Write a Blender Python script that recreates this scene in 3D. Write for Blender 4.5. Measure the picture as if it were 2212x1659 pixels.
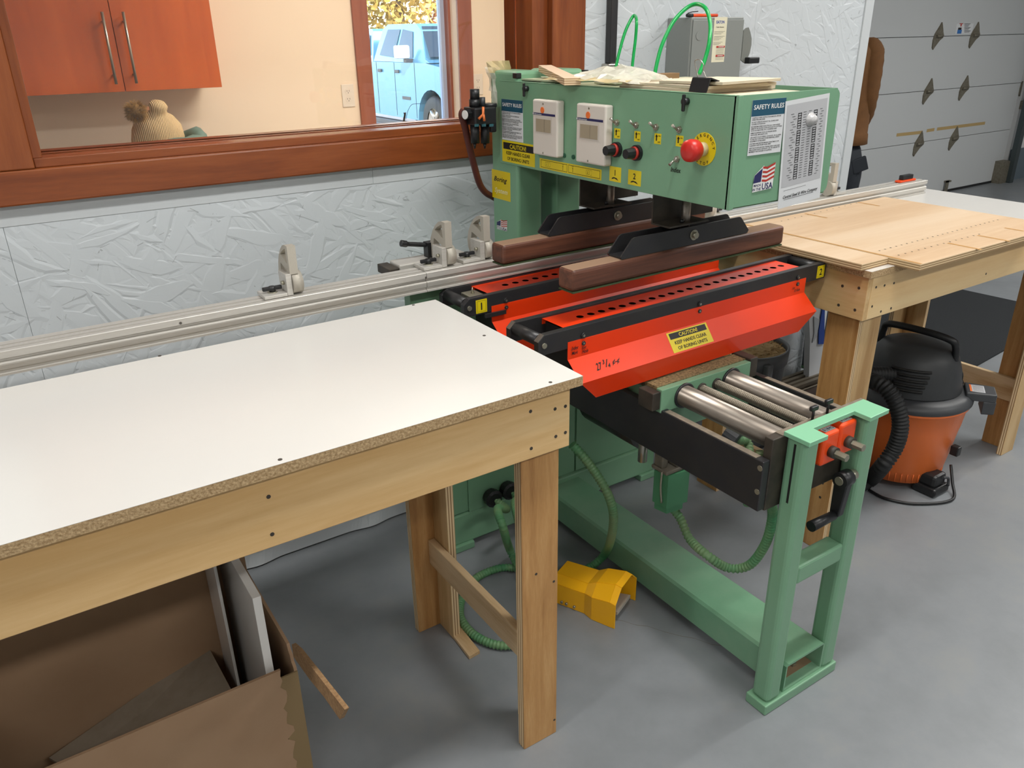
import bpy, bmesh, math, random
from mathutils import Vector, Matrix, Euler
random.seed(7)
PI = math.pi
S = bpy.context.scene
COL = S.collection
for o in list(bpy.data.objects): bpy.data.objects.remove(o)

# ------------------------------------------------------------------ camera
FPX, CX, CY, CAMZ = 1713.27, 1106.0, 829.5, 1.49
YAW, PIT, ROL = .578018, .414972, .016891
_f = Vector((math.cos(PIT)*math.sin(YAW), math.cos(PIT)*math.cos(YAW), -math.sin(PIT)))
_r = Vector((math.cos(YAW), -math.sin(YAW), 0)); _d = _f.cross(_r)
CR = math.cos(ROL)*_r + math.sin(ROL)*_d
CD = -math.sin(ROL)*_r + math.cos(ROL)*_d
cam = bpy.data.cameras.new('camera'); camo = bpy.data.objects.new('camera', cam); COL.objects.link(camo)
cam.sensor_fit = 'HORIZONTAL'; cam.sensor_width = 36; cam.lens = FPX/2212*36
cam.clip_start = .05; cam.clip_end = 200
mw = Matrix.Identity(4)
for i, v in enumerate((CR, -CD, -_f)):
    for j in range(3): mw[j][i] = v[j]
mw.translation = (0, 0, CAMZ)
camo.matrix_world = mw
S.camera = camo

def at(px, py, x=None, y=None, z=None):
    """photo pixel -> point on the plane x=, y= or z= that the thing touches"""
    v = CR*((px-CX)/FPX) + CD*((py-CY)/FPX) + _f
    t = (z-CAMZ)/v.z if z is not None else (y/v.y if y is not None else x/v.x)
    return Vector((0, 0, CAMZ)) + v*t
def ZM(ox, oy, s): return lambda a, b: (ox+a/s, oy+b/s)
A_=ZM(1200,380,3.318); B_=ZM(800,430,3.687); C2=ZM(1640,840,7.373); C3=ZM(1380,760,7.373); C4=ZM(1040,660,7.373); C5=ZM(860,560,7.373)
C6=ZM(1600,640,7.541); C7=ZM(1200,840,4.147); C8=ZM(1860,690,4.046); D1=ZM(0,0,3.607); D2=ZM(700,0,3.607); D3=ZM(980,120,4.609)
D4=ZM(1280,0,3.607); D5=ZM(1560,150,5.027); D6=ZM(1780,0,3.607); E2=ZM(1620,380,3.736); E3=ZM(1220,760,3.95); E4=ZM(1600,780,3.614)
E6=ZM(840,920,3.13); E7=ZM(0,1150,2.836); G1=ZM(1020,340,6.38); G2=ZM(1300,380,6.379); G3=ZM(980,180,11.06); G6=ZM(1140,120,7.9)
G7=ZM(1400,120,5.027); G8=ZM(1480,10,8.733); H1=ZM(770,0,5.72); H3=ZM(240,190,11.06); H6=ZM(1680,190,6.38); G5=ZM(1880,250,6.636)

# ------------------------------------------------------------------ world, sun, lights, exposure
vs = S.view_settings
S.display_settings.display_device = 'sRGB'
vs.view_transform = 'Standard'; vs.look = 'None'; vs.gamma = 1; vs.use_curve_mapping = False
vs.exposure = 0.0
W = bpy.data.worlds.new('world'); S.world = W; W.use_nodes = True
nt = W.node_tree; bg = nt.nodes['Background']
sky = nt.nodes.new('ShaderNodeTexSky')
sky.sky_type = 'NISHITA'; sky.sun_elevation = math.radians(32); sky.sun_rotation = math.radians(150); sky.sun_disc = False
nt.links.new(sky.outputs[0], bg.inputs[0]); bg.inputs[1].default_value = 1.0
def lamp(kind, name, loc, energy, color=(1,1,1), size=None, rot=(0,0,0)):
    l = bpy.data.lights.new(name, kind); l.energy = energy; l.color = color
    if kind == 'AREA': l.shape = 'RECTANGLE'; l.size, l.size_y = size
    o = bpy.data.objects.new(name, l); COL.objects.link(o); o.location = loc; o.rotation_euler = rot
    return o
sun = lamp('SUN', 'sun', (0, 20, 20), 8.0, (1, .93, .82), rot=(math.radians(55), 0, math.radians(-40)))
sun.data.angle = .01
COOL = (1.0, .985, .955)
FIX = [(-1.6, -1.5), (1.2, -1.5), (4.0, -1.5), (-1.6, .75), (1.2, .75), (4.0, .75)]
for k, (fx, fy) in enumerate(FIX):      # the tubes of the six ceiling fixtures
    lamp('AREA', 'ceiling_tube_light', (fx, fy, 2.86), (27, 30, 36, 30, 33, 42)[k], COOL, (1.2, .22))
lamp('AREA', 'garage_tube_light', (6.8, 1.2, 2.86), 60, COOL, (1.2, .22))
lamp('AREA', 'office_ceiling_light', (1.75, 3.0, 2.42), 30, (1, .87, .70), (1.0, .5))

# ------------------------------------------------------------------ materials
def lin(c):
    if isinstance(c, str):
        c = [int(c[i:i+2], 16)/255 for i in (1, 3, 5)]
    return tuple(x/12.92 if x <= .04045 else ((x+.055)/1.055)**2.4 for x in c)+(1,)
MATS = {}
def newmat(name):
    m = bpy.data.materials.new(name); m.use_nodes = True
    t = m.node_tree; b = t.nodes['Principled BSDF']
    MATS[name] = m
    return m, t, b
def coords(t, scale=(1,1,1), rot=(0,0,0)):
    tc = t.nodes.new('ShaderNodeTexCoord'); mp = t.nodes.new('ShaderNodeMapping')
    mp.inputs['Scale'].default_value = scale; mp.inputs['Rotation'].default_value = rot
    t.links.new(tc.outputs['Object'], mp.inputs[0]); return mp.outputs[0]
def noise(t, vec, scale, detail=4, rough=.55, dist=0):
    n = t.nodes.new('ShaderNodeTexNoise'); n.inputs['Scale'].default_value = scale
    n.inputs['Detail'].default_value = detail; n.inputs['Roughness'].default_value = rough; n.inputs['Distortion'].default_value = dist
    t.links.new(vec, n.inputs['Vector']); return n.outputs['Fac']
def ramp(t, fac, stops):
    r = t.nodes.new('ShaderNodeValToRGB'); e = r.color_ramp.elements
    while len(e) < len(stops): e.new(.5)
    for i, (p, c) in enumerate(stops): e[i].position = p; e[i].color = lin(c)
    t.links.new(fac, r.inputs[0]); return r.outputs[0]
def bump(t, b, h, strength, dist=.01):
    n = t.nodes.new('ShaderNodeBump'); n.inputs['Strength'].default_value = strength; n.inputs['Distance'].default_value = dist
    t.links.new(h, n.inputs['Height']); t.links.new(n.outputs[0], b.inputs['Normal'])
def M(name, color, rough=.5, metal=0, var=None, vs_=30, bmp=None, spec=None, coat=0, stretch=(1,1,1), emit=None):
    m, t, b = newmat(name)
    b.inputs['Roughness'].default_value = rough; b.inputs['Metallic'].default_value = metal
    if spec is not None: b.inputs['Specular IOR Level'].default_value = spec
    if coat: b.inputs['Coat Weight'].default_value = coat; b.inputs['Coat Roughness'].default_value = .08
    if var:
        v = coords(t, stretch); n = noise(t, v, vs_, 5, .6)
        t.links.new(ramp(t, n, [(.3, color), (.72, var)]), b.inputs['Base Color'])
    else: b.inputs['Base Color'].default_value = lin(color)
    if bmp: bump(t, b, noise(t, coords(t, stretch), bmp[0], 4), bmp[1], .002)
    if emit: b.inputs['Emission Color'].default_value = lin(emit[0]); b.inputs['Emission Strength'].default_value = emit[1]
    return m
def wood(name, c1, c2, c3, axis='x', rough=.5, grain=1.0, coat=0, knots=.6):
    m, t, b = newmat(name)
    sc = {'x': (1.2, 14, 14), 'y': (14, 1.2, 14), 'z': (14, 14, 1.2)}[axis]
    v = coords(t, tuple(s*grain for s in sc))
    big = noise(t, v, 1.6, 3, .5, knots)
    sc2 = tuple(s*9*grain for s in sc); fine = noise(t, coords(t, sc2), 2.2, 3, .6)
    mx = t.nodes.new('ShaderNodeMath'); mx.operation = 'MULTIPLY_ADD'; mx.inputs[1].default_value = .28
    t.links.new(fine, mx.inputs[0]); t.links.new(big, mx.inputs[2])
    t.links.new(ramp(t, mx.outputs[0], [(.38, c1), (.62, c2), (.86, c3)]), b.inputs['Base Color'])
    b.inputs['Roughness'].default_value = rough
    if coat: b.inputs['Coat Weight'].default_value = coat; b.inputs['Coat Roughness'].default_value = .15
    bump(t, b, fine, .12, .002)
    return m
def plyedge(name, axis, c1='#dcc39a', c2='#8d6b45', n=220):
    """laminated plies seen on a cut edge, stacked along axis"""
    m, t, b = newmat(name)
    tc = coords(t); s = t.nodes.new('ShaderNodeSeparateXYZ'); t.links.new(tc, s.inputs[0])
    mu = t.nodes.new('ShaderNodeMath'); mu.operation = 'MULTIPLY'; mu.inputs[1].default_value = n*2
    t.links.new(s.outputs['XYZ'.index(axis.upper())], mu.inputs[0])
    si = t.nodes.new('ShaderNodeMath'); si.operation = 'SINE'; t.links.new(mu.outputs[0], si.inputs[0])
    ad = t.nodes.new('ShaderNodeMath'); ad.operation = 'MULTIPLY_ADD'; ad.inputs[1].default_value = .5; ad.inputs[2].default_value = .5
    t.links.new(si.outputs[0], ad.inputs[0])
    t.links.new(ramp(t, ad.outputs[0], [(.15, c2), (.5, c1)]), b.inputs['Base Color']); b.inputs['Roughness'].default_value = .7
    return m
def osb(name, color, crack):
    """painted strand board: overlapping flat flakes with raised edges and a few open chinks"""
    m, t, b = newmat(name)
    b.inputs['Roughness'].default_value = .42
    def math2(op, x, y, z=None):
        n = t.nodes.new('ShaderNodeMath'); n.operation = op
        for i, v in enumerate((x, y, z)):
            if v is None: continue
            if isinstance(v, (int, float)): n.inputs[i].default_value = v
            else: t.links.new(v, n.inputs[i])
        return n.outputs[0]
    tc = t.nodes.new('ShaderNodeTexCoord')
    wn = t.nodes.new('ShaderNodeTexNoise'); wn.inputs['Scale'].default_value = 6; t.links.new(tc.outputs['Object'], wn.inputs['Vector'])
    mixv = t.nodes.new('ShaderNodeVectorMath'); mixv.operation = 'MULTIPLY_ADD'; mixv.inputs[1].default_value = (.03, 0, .03)
    t.links.new(wn.outputs['Color'], mixv.inputs[0]); t.links.new(tc.outputs['Object'], mixv.inputs[2])
    H = None; CK = None
    for rot, sc in ((.25, (8, 0, 34)), (-.35, (9, 0, 40)), (1.1, (7, 0, 30)), (-.95, (8, 0, 34))):
        r1 = t.nodes.new('ShaderNodeMapping'); r1.inputs['Rotation'].default_value = (0, rot, 0); t.links.new(mixv.outputs[0], r1.inputs[0])
        mp = t.nodes.new('ShaderNodeMapping'); mp.inputs['Scale'].default_value = sc; mp.inputs['Location'].default_value = (rot*7, 0, rot*3); t.links.new(r1.outputs[0], mp.inputs[0])
        vo = t.nodes.new('ShaderNodeTexVoronoi'); vo.inputs['Scale'].default_value = .8; t.links.new(mp.outputs[0], vo.inputs['Vector'])
        ve = t.nodes.new('ShaderNodeTexVoronoi'); ve.feature = 'DISTANCE_TO_EDGE'; ve.inputs['Scale'].default_value = .8; t.links.new(mp.outputs[0], ve.inputs['Vector'])
        sx = t.nodes.new('ShaderNodeSeparateColor'); t.links.new(vo.outputs['Color'], sx.inputs[0])
        hgt = math2('MULTIPLY', math2('POWER', sx.outputs[0], 1.5), math2('MINIMUM', math2('MULTIPLY', ve.outputs['Distance'], 7.0), 1.0)); H = hgt if H is None else math2('MAXIMUM', H, hgt)
        ck = math2('MULTIPLY', math2('LESS_THAN', ve.outputs['Distance'], .022), math2('GREATER_THAN', sx.outputs[1], .9))
        CK = ck if CK is None else math2('MAXIMUM', CK, ck)
    gate = math2('GREATER_THAN', noise(t, coords(t, (1, 1, 2.2)), 22, 2), .60); CK = math2('MULTIPLY', CK, gate)
    fine = noise(t, coords(t, (20, 20, 70)), 2.0, 4, .65)
    hh = math2('MULTIPLY_ADD', fine, .10, H); hh = math2('MULTIPLY_ADD', CK, -.9, hh)
    bump(t, b, hh, 1.0, .0021)
    mx = t.nodes.new('ShaderNodeMix'); mx.data_type = 'RGBA'; t.links.new(math2('MULTIPLY', CK, .4), mx.inputs[0])
    mx.inputs[6].default_value = lin(color); mx.inputs[7].default_value = lin(crack); t.links.new(mx.outputs[2], b.inputs['Base Color'])
    return m

green = M('green_enamel', '#74a080', .36, var='#7da888', vs_=3, bmp=(260, .05))
greend = M('green_enamel_dusty', '#5f8d6c', .5, var='#8a9a78', vs_=14)
white_melamine = M('white_melamine', '#dedbd6', .2, var='#dad8d4', vs_=2.2)
chip = M('particle_board', '#8c6e46', .85, var='#d4b88e', vs_=230, bmp=(300, .5))
birch_x = wood('birch_board', '#eccf9c', '#e2be88', '#cfa66c', 'x', .4, .35)
birch_y = wood('birch_board_deep', '#e0c294', '#d4b17d', '#bf9560', 'y', .4, .4)
oak_z = wood('brown_plywood_upright', '#cda26c', '#bb8c55', '#a27340', 'z', .5, 1.8)
pine_z = wood('pale_plywood_upright', '#d6ba8c', '#c9a878', '#a98454', 'z', .5, .6)
pine_y = wood('pale_softwood_rail', '#d9c09a', '#cdb088', '#b18d5e', 'y', .55, .8)
ply_x = wood('birch_plywood_face', '#e8ceb0', '#e0c2a0', '#d2ae88', 'x', .45, .3)
ply_dark = M('routed_groove', '#bf8f50', .7)
plye_z = plyedge('plywood_edge_flat', 'z', n=520)
plye_y = plyedge('plywood_edge_upright', 'y', n=420)
plye_x = plyedge('plywood_edge_side', 'x', n=420)
cherry_x = wood('cherry_wood_lengthwise', '#96532a', '#84441f', '#683013', 'x', .3, .6, .25, 1.2)
cherry_z = wood('cherry_wood_upright', '#96532a', '#84441f', '#683013', 'z', .3, .6, .25, 1.2)
cherry_cab = wood('cherry_cabinet_veneer', '#d0692c', '#c45f26', '#b5541f', 'z', .25, .3, .3)
wall_paint = osb('painted_strand_board', '#c9cfd3', '#5f6264')
trimgrey = M('grey_painted_trim', '#c4c9cc', .5, bmp=(40, .1))
plain_white = M('white_wall_paint', '#dfe0e0', .6)
ceil_white = M('white_ceiling_paint', '#e6e6e4', .8)
alu = M('anodised_aluminium', '#d2cfc9', .42, .35, var='#c2beb6', vs_=6, stretch=(.3, 30, 30))
alu_dark = M('dark_aluminium', '#6e6a64', .5, .6)  # darker aluminium for the fence rail screws
castal = M('cast_aluminium', '#b8b2a6', .55, .2, bmp=(400, .25))
steel = M('bright_steel', '#b9b4ab', .28, .9)
shaftm = M('oily_steel_shaft', '#a39a90', .34, .75, var='#85796e', vs_=12, stretch=(8, .6, 8))
zinc = M('zinc_plated_steel', '#a8a493', .4, .8)
black = M('black_painted_steel', '#26262a', .38, var='#2f2e2d', vs_=20)
blackd = M('black_steel_dusty', '#2a2621', .55, var='#4a4238', vs_=18)
dustytop = M('sawdust_film', '#6e6457', .8, var='#8a7f6e', vs_=60)
blackp = M('black_plastic', '#1b1c1e', .4)
blackr = M('black_rubber', '#18191a', .6, bmp=(120, .1))
dgrey = M('dark_grey_plastic', '#3b3d40', .45)
red = M('orange_red_powder_coat', '#ee3d10', .3)
yellow = M('yellow_sticker', '#e3cc14', .4)
blacki = M('black_print', '#141312', .6)
whitei = M('white_print', '#e9e9e6', .5)
bluei = M('teal_blue_print', '#1b5068', .5)
redi = M('red_print', '#b5352b', .5)
navyi = M('navy_print', '#25275a', .5)
paper = M('white_paper', '#d9dbdd', .6)
greyp = M('grey_halftone_print', '#b9babd', .6)
cream = M('cream_label', '#dcd7bd', .6)
ivory = M('ivory_plastic', '#ddd5cb', .4)
brownbeam = wood('stained_beam_wood', '#7d4c36', '#5f3828', '#40241b', 'x', .5, .55, 0, 2.6)
browntop = M('dusty_beam_top', '#8d7059', .8)
feltg = M('green_felt', '#3d4a2c', .9)
yellowp = M('yellow_enamel', '#ffbc18', .28)
orangep = M('orange_plastic', '#ec7434', .4, var='#f07c3c', vs_=5)
orangeb = M('bright_orange_plastic', '#f2501c', .35)
hoseg = M('green_ribbed_hose', '#3f8a5c', .5, var='#7d8a60', vs_=7)
tubeg = M('green_air_tube', '#0f9e4c', .3)
redhose = M('dark_red_hose', '#5a2a22', .5)
kraft = M('kraft_cardboard', '#9c7d60', .85, var='#a38568', vs_=8)
kraftd = M('corrugated_edge', '#7d5d3c', .9, var='#a4835d', vs_=150)
greybrd = M('grey_brown_board', '#8f8475', .8, var='#847868', vs_=30)
matblk = M('black_carpet_mat', '#15181b', .95, var='#1e2226', vs_=120, bmp=(300, .6))
cork = M('pressed_chip_strip', '#4d3d24', .9, var='#a08a60', vs_=190, bmp=(300, .5))
officewall = M('cream_office_wall', '#e8d8c4', .7)
def clear(name, tint=(1,1,1,1), refl=1.0, rough=0.0, ior=1.45):
    m, t, b = newmat(name); t.nodes.remove(b)
    tr = t.nodes.new('ShaderNodeBsdfTransparent'); tr.inputs[0].default_value = tint
    gl = t.nodes.new('ShaderNodeBsdfGlossy'); gl.inputs['Roughness'].default_value = rough
    fr = t.nodes.new('ShaderNodeFresnel'); fr.inputs[0].default_value = ior
    mx = t.nodes.new('ShaderNodeMixShader'); t.links.new(fr.outputs[0], mx.inputs[0])
    t.links.new(tr.outputs[0], mx.inputs[1]); t.links.new(gl.outputs[0], mx.inputs[2])
    t.links.new(mx.outputs[0], t.nodes['Material Output'].inputs[0]); return m
glass = clear('window_glass')
def film(name, col, op):
    m, t, b = newmat(name); b.inputs['Base Color'].default_value = lin(col); b.inputs['Roughness'].default_value = .25
    tr = t.nodes.new('ShaderNodeBsdfTransparent'); mx = t.nodes.new('ShaderNodeMixShader')
    n = noise(t, coords(t), 40, 3); mr = t.nodes.new('ShaderNodeMapRange'); mr.inputs['To Min'].default_value = op-.2; mr.inputs['To Max'].default_value = op+.25
    t.links.new(n, mr.inputs[0]); t.links.new(mr.outputs[0], mx.inputs[0])
    t.links.new(tr.outputs[0], mx.inputs[1]); t.links.new(b.outputs[0], mx.inputs[2])
    t.links.new(mx.outputs[0], t.nodes['Material Output'].inputs[0]); return m
bagm = film('clear_plastic_film', '#e6e2d4', .55)
bagy = film('yellowed_plastic_film', '#d2bd8c', .75)
def floor_mat():
    m, t, b = newmat('sealed_concrete')
    n1 = noise(t, coords(t), 2.4, 6, .62); n2 = noise(t, coords(t), 9, 5, .65); n3 = noise(t, coords(t), 70, 3, .6)
    a = t.nodes.new('ShaderNodeMath'); a.operation = 'MULTIPLY_ADD'; a.inputs[1].default_value = .5
    t.links.new(n2, a.inputs[0]); t.links.new(n1, a.inputs[2])
    t.links.new(ramp(t, a.outputs[0], [(.5, '#777b7e'), (.78, '#818589'), (.98, '#888a8a')]), b.inputs['Base Color'])
    b.inputs['Roughness'].default_value = .38
    bump(t, b, n3, .06, .002); return m
concrete = floor_mat()

# ------------------------------------------------------------------ mesh building
class MB:
    def __init__(s): s.bm = bmesh.new(); s.mi = 0
    def _tag(s, before):
        for f in s.bm.faces:
            if f.index < 0 or f not in before: f.material_index = s.mi
    def add(s, verts, faces, smooth=False):
        vs_ = [s.bm.verts.new(v) for v in verts]
        out = []
        for f in faces:
            try: fc = s.bm.faces.new([vs_[i] for i in f])
            except ValueError: continue
            fc.material_index = s.mi; fc.smooth = smooth; out.append(fc)
        return vs_, out
    def box(s, x0, x1, y0, y1, z0, z1, bev=0, seg=2):
        x0, x1 = sorted((x0, x1)); y0, y1 = sorted((y0, y1)); z0, z1 = sorted((z0, z1))
        v = [(x, y, z) for z in (z0, z1) for y in (y0, y1) for x in (x0, x1)]
        _, fs = s.add(v, [(0,2,3,1),(4,5,7,6),(0,1,5,4),(2,6,7,3),(0,4,6,2),(1,3,7,5)])
        if bev: s._bev(fs, bev, seg)
        return s
    def _bev(s, fs, bev, seg):
        es = list({e for f in fs for e in f.edges})
        r = bmesh.ops.bevel(s.bm, geom=es, offset=bev, segments=seg, affect='EDGES', profile=.5, clamp_overlap=True)
        for f in r['faces']: f.material_index = s.mi
    def prism(s, pts, axis, a0, a1, bev=0, smooth=False):
        """2D outline (in the other two axes, cyclic order x->yz, y->xz, z->xy) extruded along axis"""
        n = len(pts)
        def P3(p, a): return {'x': (a, p[0], p[1]), 'y': (p[0], a, p[1]), 'z': (p[0], p[1], a)}[axis]
        v = [P3(p, a0) for p in pts]+[P3(p, a1) for p in pts]
        fs = [tuple(range(n)), tuple(range(2*n-1, n-1, -1))]+[(i, (i+1) % n, n+(i+1) % n, n+i) for i in range(n)]
        _, out = s.add(v, fs)
        if smooth:
            for f in out[2:]: f.smooth = True
        bmesh.ops.recalc_face_normals(s.bm, faces=out)
        if bev: s._bev(out, bev, 2)
        return s
    def cyl(s, p0, p1, r, r2=None, n=20, caps=True, smooth=True):
        p0, p1 = Vector(p0), Vector(p1); r2 = r if r2 is None else r2
        d = (p1-p0).normalized(); u = d.orthogonal().normalized(); w = d.cross(u)
        v = []
        for p, rr in ((p0, r), (p1, r2)):
            for k in range(n):
                a = 2*PI*k/n; v.append(p+u*math.cos(a)*rr+w*math.sin(a)*rr)
        vs_, fs = s.add(v, [(k, (k+1) % n, n+(k+1) % n, n+k) for k in range(n)], smooth)
        if caps:
            for ring in (vs_[:n][::-1], vs_[n:]):
                f = s.bm.faces.new(ring); f.material_index = s.mi
        return s
    def tube(s, path, r, n=10, closed=False, caps=True, rfun=None):
        path = [Vector(p) for p in path]; m = len(path); rings = []
        T = [(path[min(i+1, m-1)]-path[max(i-1, 0)]).normalized() for i in range(m)]
        u = T[0].orthogonal().normalized()
        for i in range(m):
            u = (u-T[i]*u.dot(T[i])).normalized(); w = T[i].cross(u)
            rr = rfun(i) if rfun else r
            rings.append([s.bm.verts.new(path[i]+u*math.cos(2*PI*k/n)*rr+w*math.sin(2*PI*k/n)*rr) for k in range(n)])
        for i in range(m-1):
            for k in range(n):
                f = s.bm.faces.new((rings[i][k], rings[i][(k+1) % n], rings[i+1][(k+1) % n], rings[i+1][k])); f.smooth = True; f.material_index = s.mi
        if caps:
            for ring in (rings[0][::-1], rings[-1]):
                f = s.bm.faces.new(ring); f.material_index = s.mi
        return s
    def lathe(s, prof, c=(0,0,0), n=32, axis='z', a0=0, a1=2*PI, smooth=True):
        c = Vector(c); full = abs(a1-a0-2*PI) < 1e-6; cnt = n if full else n+1; rings = []
        for r, h in prof:
            ring = []
            for k in range(cnt):
                a = a0+(a1-a0)*k/n; x, y = r*math.cos(a), r*math.sin(a)
                p = {'z': (x, y, h), 'x': (h, x, y), 'y': (x, h, y)}[axis]
                ring.append(s.bm.verts.new(c+Vector(p)))
            rings.append(ring)
        for i in range(len(rings)-1):
            for k in range(n):
                k2 = (k+1) % cnt
                f = s.bm.faces.new((rings[i][k], rings[i][k2], rings[i+1][k2], rings[i+1][k])); f.smooth = smooth; f.material_index = s.mi
        return s
    def ball(s, c, r, sub=2):
        n0 = set(s.bm.faces)
        rr = r if isinstance(r, (tuple, list)) else (r, r, r)
        bmesh.ops.create_icosphere(s.bm, subdivisions=sub, radius=1, matrix=Matrix.Translation(c) @ Matrix.Diagonal((*rr, 1)))
        for f in s.bm.faces:
            if f not in n0: f.smooth = True; f.material_index = s.mi
        return s
    def build(s, name, mats, parent=None, xf=None):
        if xf is not None: bmesh.ops.transform(s.bm, matrix=xf, verts=s.bm.verts)
        me = bpy.data.meshes.new(name); s.bm.normal_update(); s.bm.to_mesh(me); s.bm.free()
        for m in (mats if isinstance(mats, (list, tuple)) else [mats]): me.materials.append(m)
        return link(name, me, parent)
def link(name, me, parent=None):
    o = bpy.data.objects.new(name, me); COL.objects.link(o)
    if parent is not None:
        o.parent = parent
        if parent.type == 'EMPTY': o.matrix_parent_inverse = parent.matrix_basis.inverted()
    return o
def tag(o, label, cat, group=None):
    o['label'] = label; o['category'] = cat
    if group: o['group'] = group
    return o
def struct(o, label=None):
    o['kind'] = 'structure'
    if label: o['label'] = label
    return o
def thing(name, label, cat, loc=(0,0,0), group=None):
    o = bpy.data.objects.new(name, None); COL.objects.link(o); o.location = loc
    o.empty_display_size = .05
    return tag(o, label, cat, group)
def part(name, mat, parent, *boxes, bev=0):
    """one mesh made of axis-aligned boxes"""
    m = MB()
    for b in boxes: m.box(*b, bev=bev)
    return m.build(name, mat, parent)
def dup(root, loc, label=None, group=None):
    r = root.copy(); COL.objects.link(r); r.location = loc
    if label: r['label'] = label
    if group: r['group'] = group
    for ch in list(root.children):
        c = ch.copy(); COL.objects.link(c); c.parent = r
        for g in ch.children:
            d = g.copy(); COL.objects.link(d); d.parent = c
    return r
def spline(pts, n=12):
    P = [Vector(p) for p in pts]; P = [P[0]*2-P[1]]+P+[P[-1]*2-P[-2]]; out = []
    for i in range(1, len(P)-2):
        a, b, c, d = P[i-1:i+3]
        for k in range(n):
            t = k/n
            out.append(.5*((2*b)+(c-a)*t+(2*a-5*b+4*c-d)*t*t+(3*b-3*c+d-a)*t**3))
    out.append(P[-2]); return out
def resample(path, step):
    out = [path[0]]; need = step
    for a, b in zip(path, path[1:]):
        L = (b-a).length; pos = 0
        while L-pos >= need:
            pos += need; out.append(a.lerp(b, pos/L)); need = step
        need -= L-pos
    return out
def hose(name, pts, r, mat, parent, pitch=.0095, depth=.2, n=12):
    path = resample(spline(pts, 24), pitch/4)
    return MB().tube(path, r, n, rfun=lambda i: r*(1 if i % 4 < 2 else 1-depth)).build(name, mat, parent)

# flat print on a surface: u to the right, v up, n out of the surface
class Face:
    def __init__(s, o, u, v, n): s.o, s.u, s.v, s.n = Vector(o), Vector(u), Vector(v), Vector(n)
    def p(s, a, b, h=0): return s.o+s.u*a+s.v*b+s.n*h
    def px(s, q, **k):
        w = at(*q, **k)-s.o; return w.dot(s.u), w.dot(s.v)
    def rects(s, name, mat, parent, rs, h=.0006):
        m = MB()
        for (a0, b0, a1, b1) in rs:
            m.add([s.p(a0, b0, h), s.p(a1, b0, h), s.p(a1, b1, h), s.p(a0, b1, h)], [(0,1,2,3)])
        return m.build(name, mat, parent)
    def polys(s, name, mat, parent, ps, h=.0006):
        m = MB()
        for pp in ps: m.add([s.p(a, b, h) for a, b in pp], [tuple(range(len(pp)))])
        return m.build(name, mat, parent)
    def plate(s, name, mat, parent, a0, b0, a1, b1, t=.0005):
        m = MB()
        v = [s.p(a, b, h) for h in (0, t) for a, b in ((a0, b0), (a1, b0), (a1, b1), (a0, b1))]
        m.add(v, [(3,2,1,0),(4,5,6,7),(0,1,5,4),(1,2,6,5),(2,3,7,6),(3,0,4,7)])
        return m.build(name, mat, parent)
    def text(s, name, txts, mat, parent, h=.0009):
        """txts: (string, a, b, height, max width or None, shear, align)"""
        m = MB()
        for (st, a, b, size, wid, sh, al) in txts:
            cu = bpy.data.curves.new('t', 'FONT'); cu.body = st; cu.size = 1; cu.shear = sh; cu.resolution_u = 2; cu.offset = .018; cu.space_line = 1.0
            to = bpy.data.objects.new('t', cu); COL.objects.link(to)
            me = bpy.data.meshes.new_from_object(to)
            xs = [v.co.x for v in me.vertices]; x0, x1 = min(xs), max(xs)
            k = size/.72; kx = k
            if wid: kx = wid/(x1-x0) if al == 'F' else min(k, wid/(x1-x0))
            off = {'L': 0, 'C': -(x0+x1)/2*kx, 'F': -x0*kx}[al]
            m.add([s.p(a+off+v.co.x*kx, b+v.co.y*k, h) for v in me.vertices], [tuple(p.vertices) for p in me.polygons])
            bpy.data.objects.remove(to); bpy.data.curves.remove(cu); bpy.data.meshes.remove(me)
        return m.build(name, mat, parent)
def screws(parent, pts, n, r=.0042, mat=None, name='screw'):
    """countersunk screw heads: dished discs on a surface"""
    n = Vector(n)
    for p in pts:
        p = Vector(p)
        m = MB(); m.cyl(p-n*.002, p+n*.0006, r, n=10); o = m.build(name, mat or blackd, parent)
# ------------------------------------------------------------------ the room
WY = 2.13                     # face of the strand-board wall
XE = 3.135                    # where that wall ends
flo = struct(part('floor', concrete, None, (-4, 10.6, -4, 4.5, -.1, 0)), 'grey sealed concrete floor')
m = MB(); ck_ = [at(*q, z=0) for q in ((1322, 1338), (1345, 1341), (1372, 1350), (1400, 1353), (1432, 1364), (1470, 1374), (1500, 1379), (1536, 1392), (1560, 1395))]
for p, q in zip(ck_, ck_[1:]): m.add([p+Vector((0, -.0011, .0003)), q+Vector((0, -.0011, .0003)), q+Vector((0, .0011, .0003)), p+Vector((0, .0011, .0003))], [(0,1,2,3)])
m.build('hairline_crack', M('crack_dirt', '#6f675c', .9), flo)
struct(part('ceiling', ceil_white, None, (-4, 10.6, -4, 4.4, 2.95, 3.05)))
struct(part('wall_left', plain_white, None, (-4.1, -4, -4, 4.4, 0, 3)))
struct(part('wall_front', plain_white, None, (-4, 10.6, -4.1, -4, 0, 3)))
struct(part('wall_right', plain_white, None, (10.6, 10.7, -4, 4.4, 0, 3)))
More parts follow.
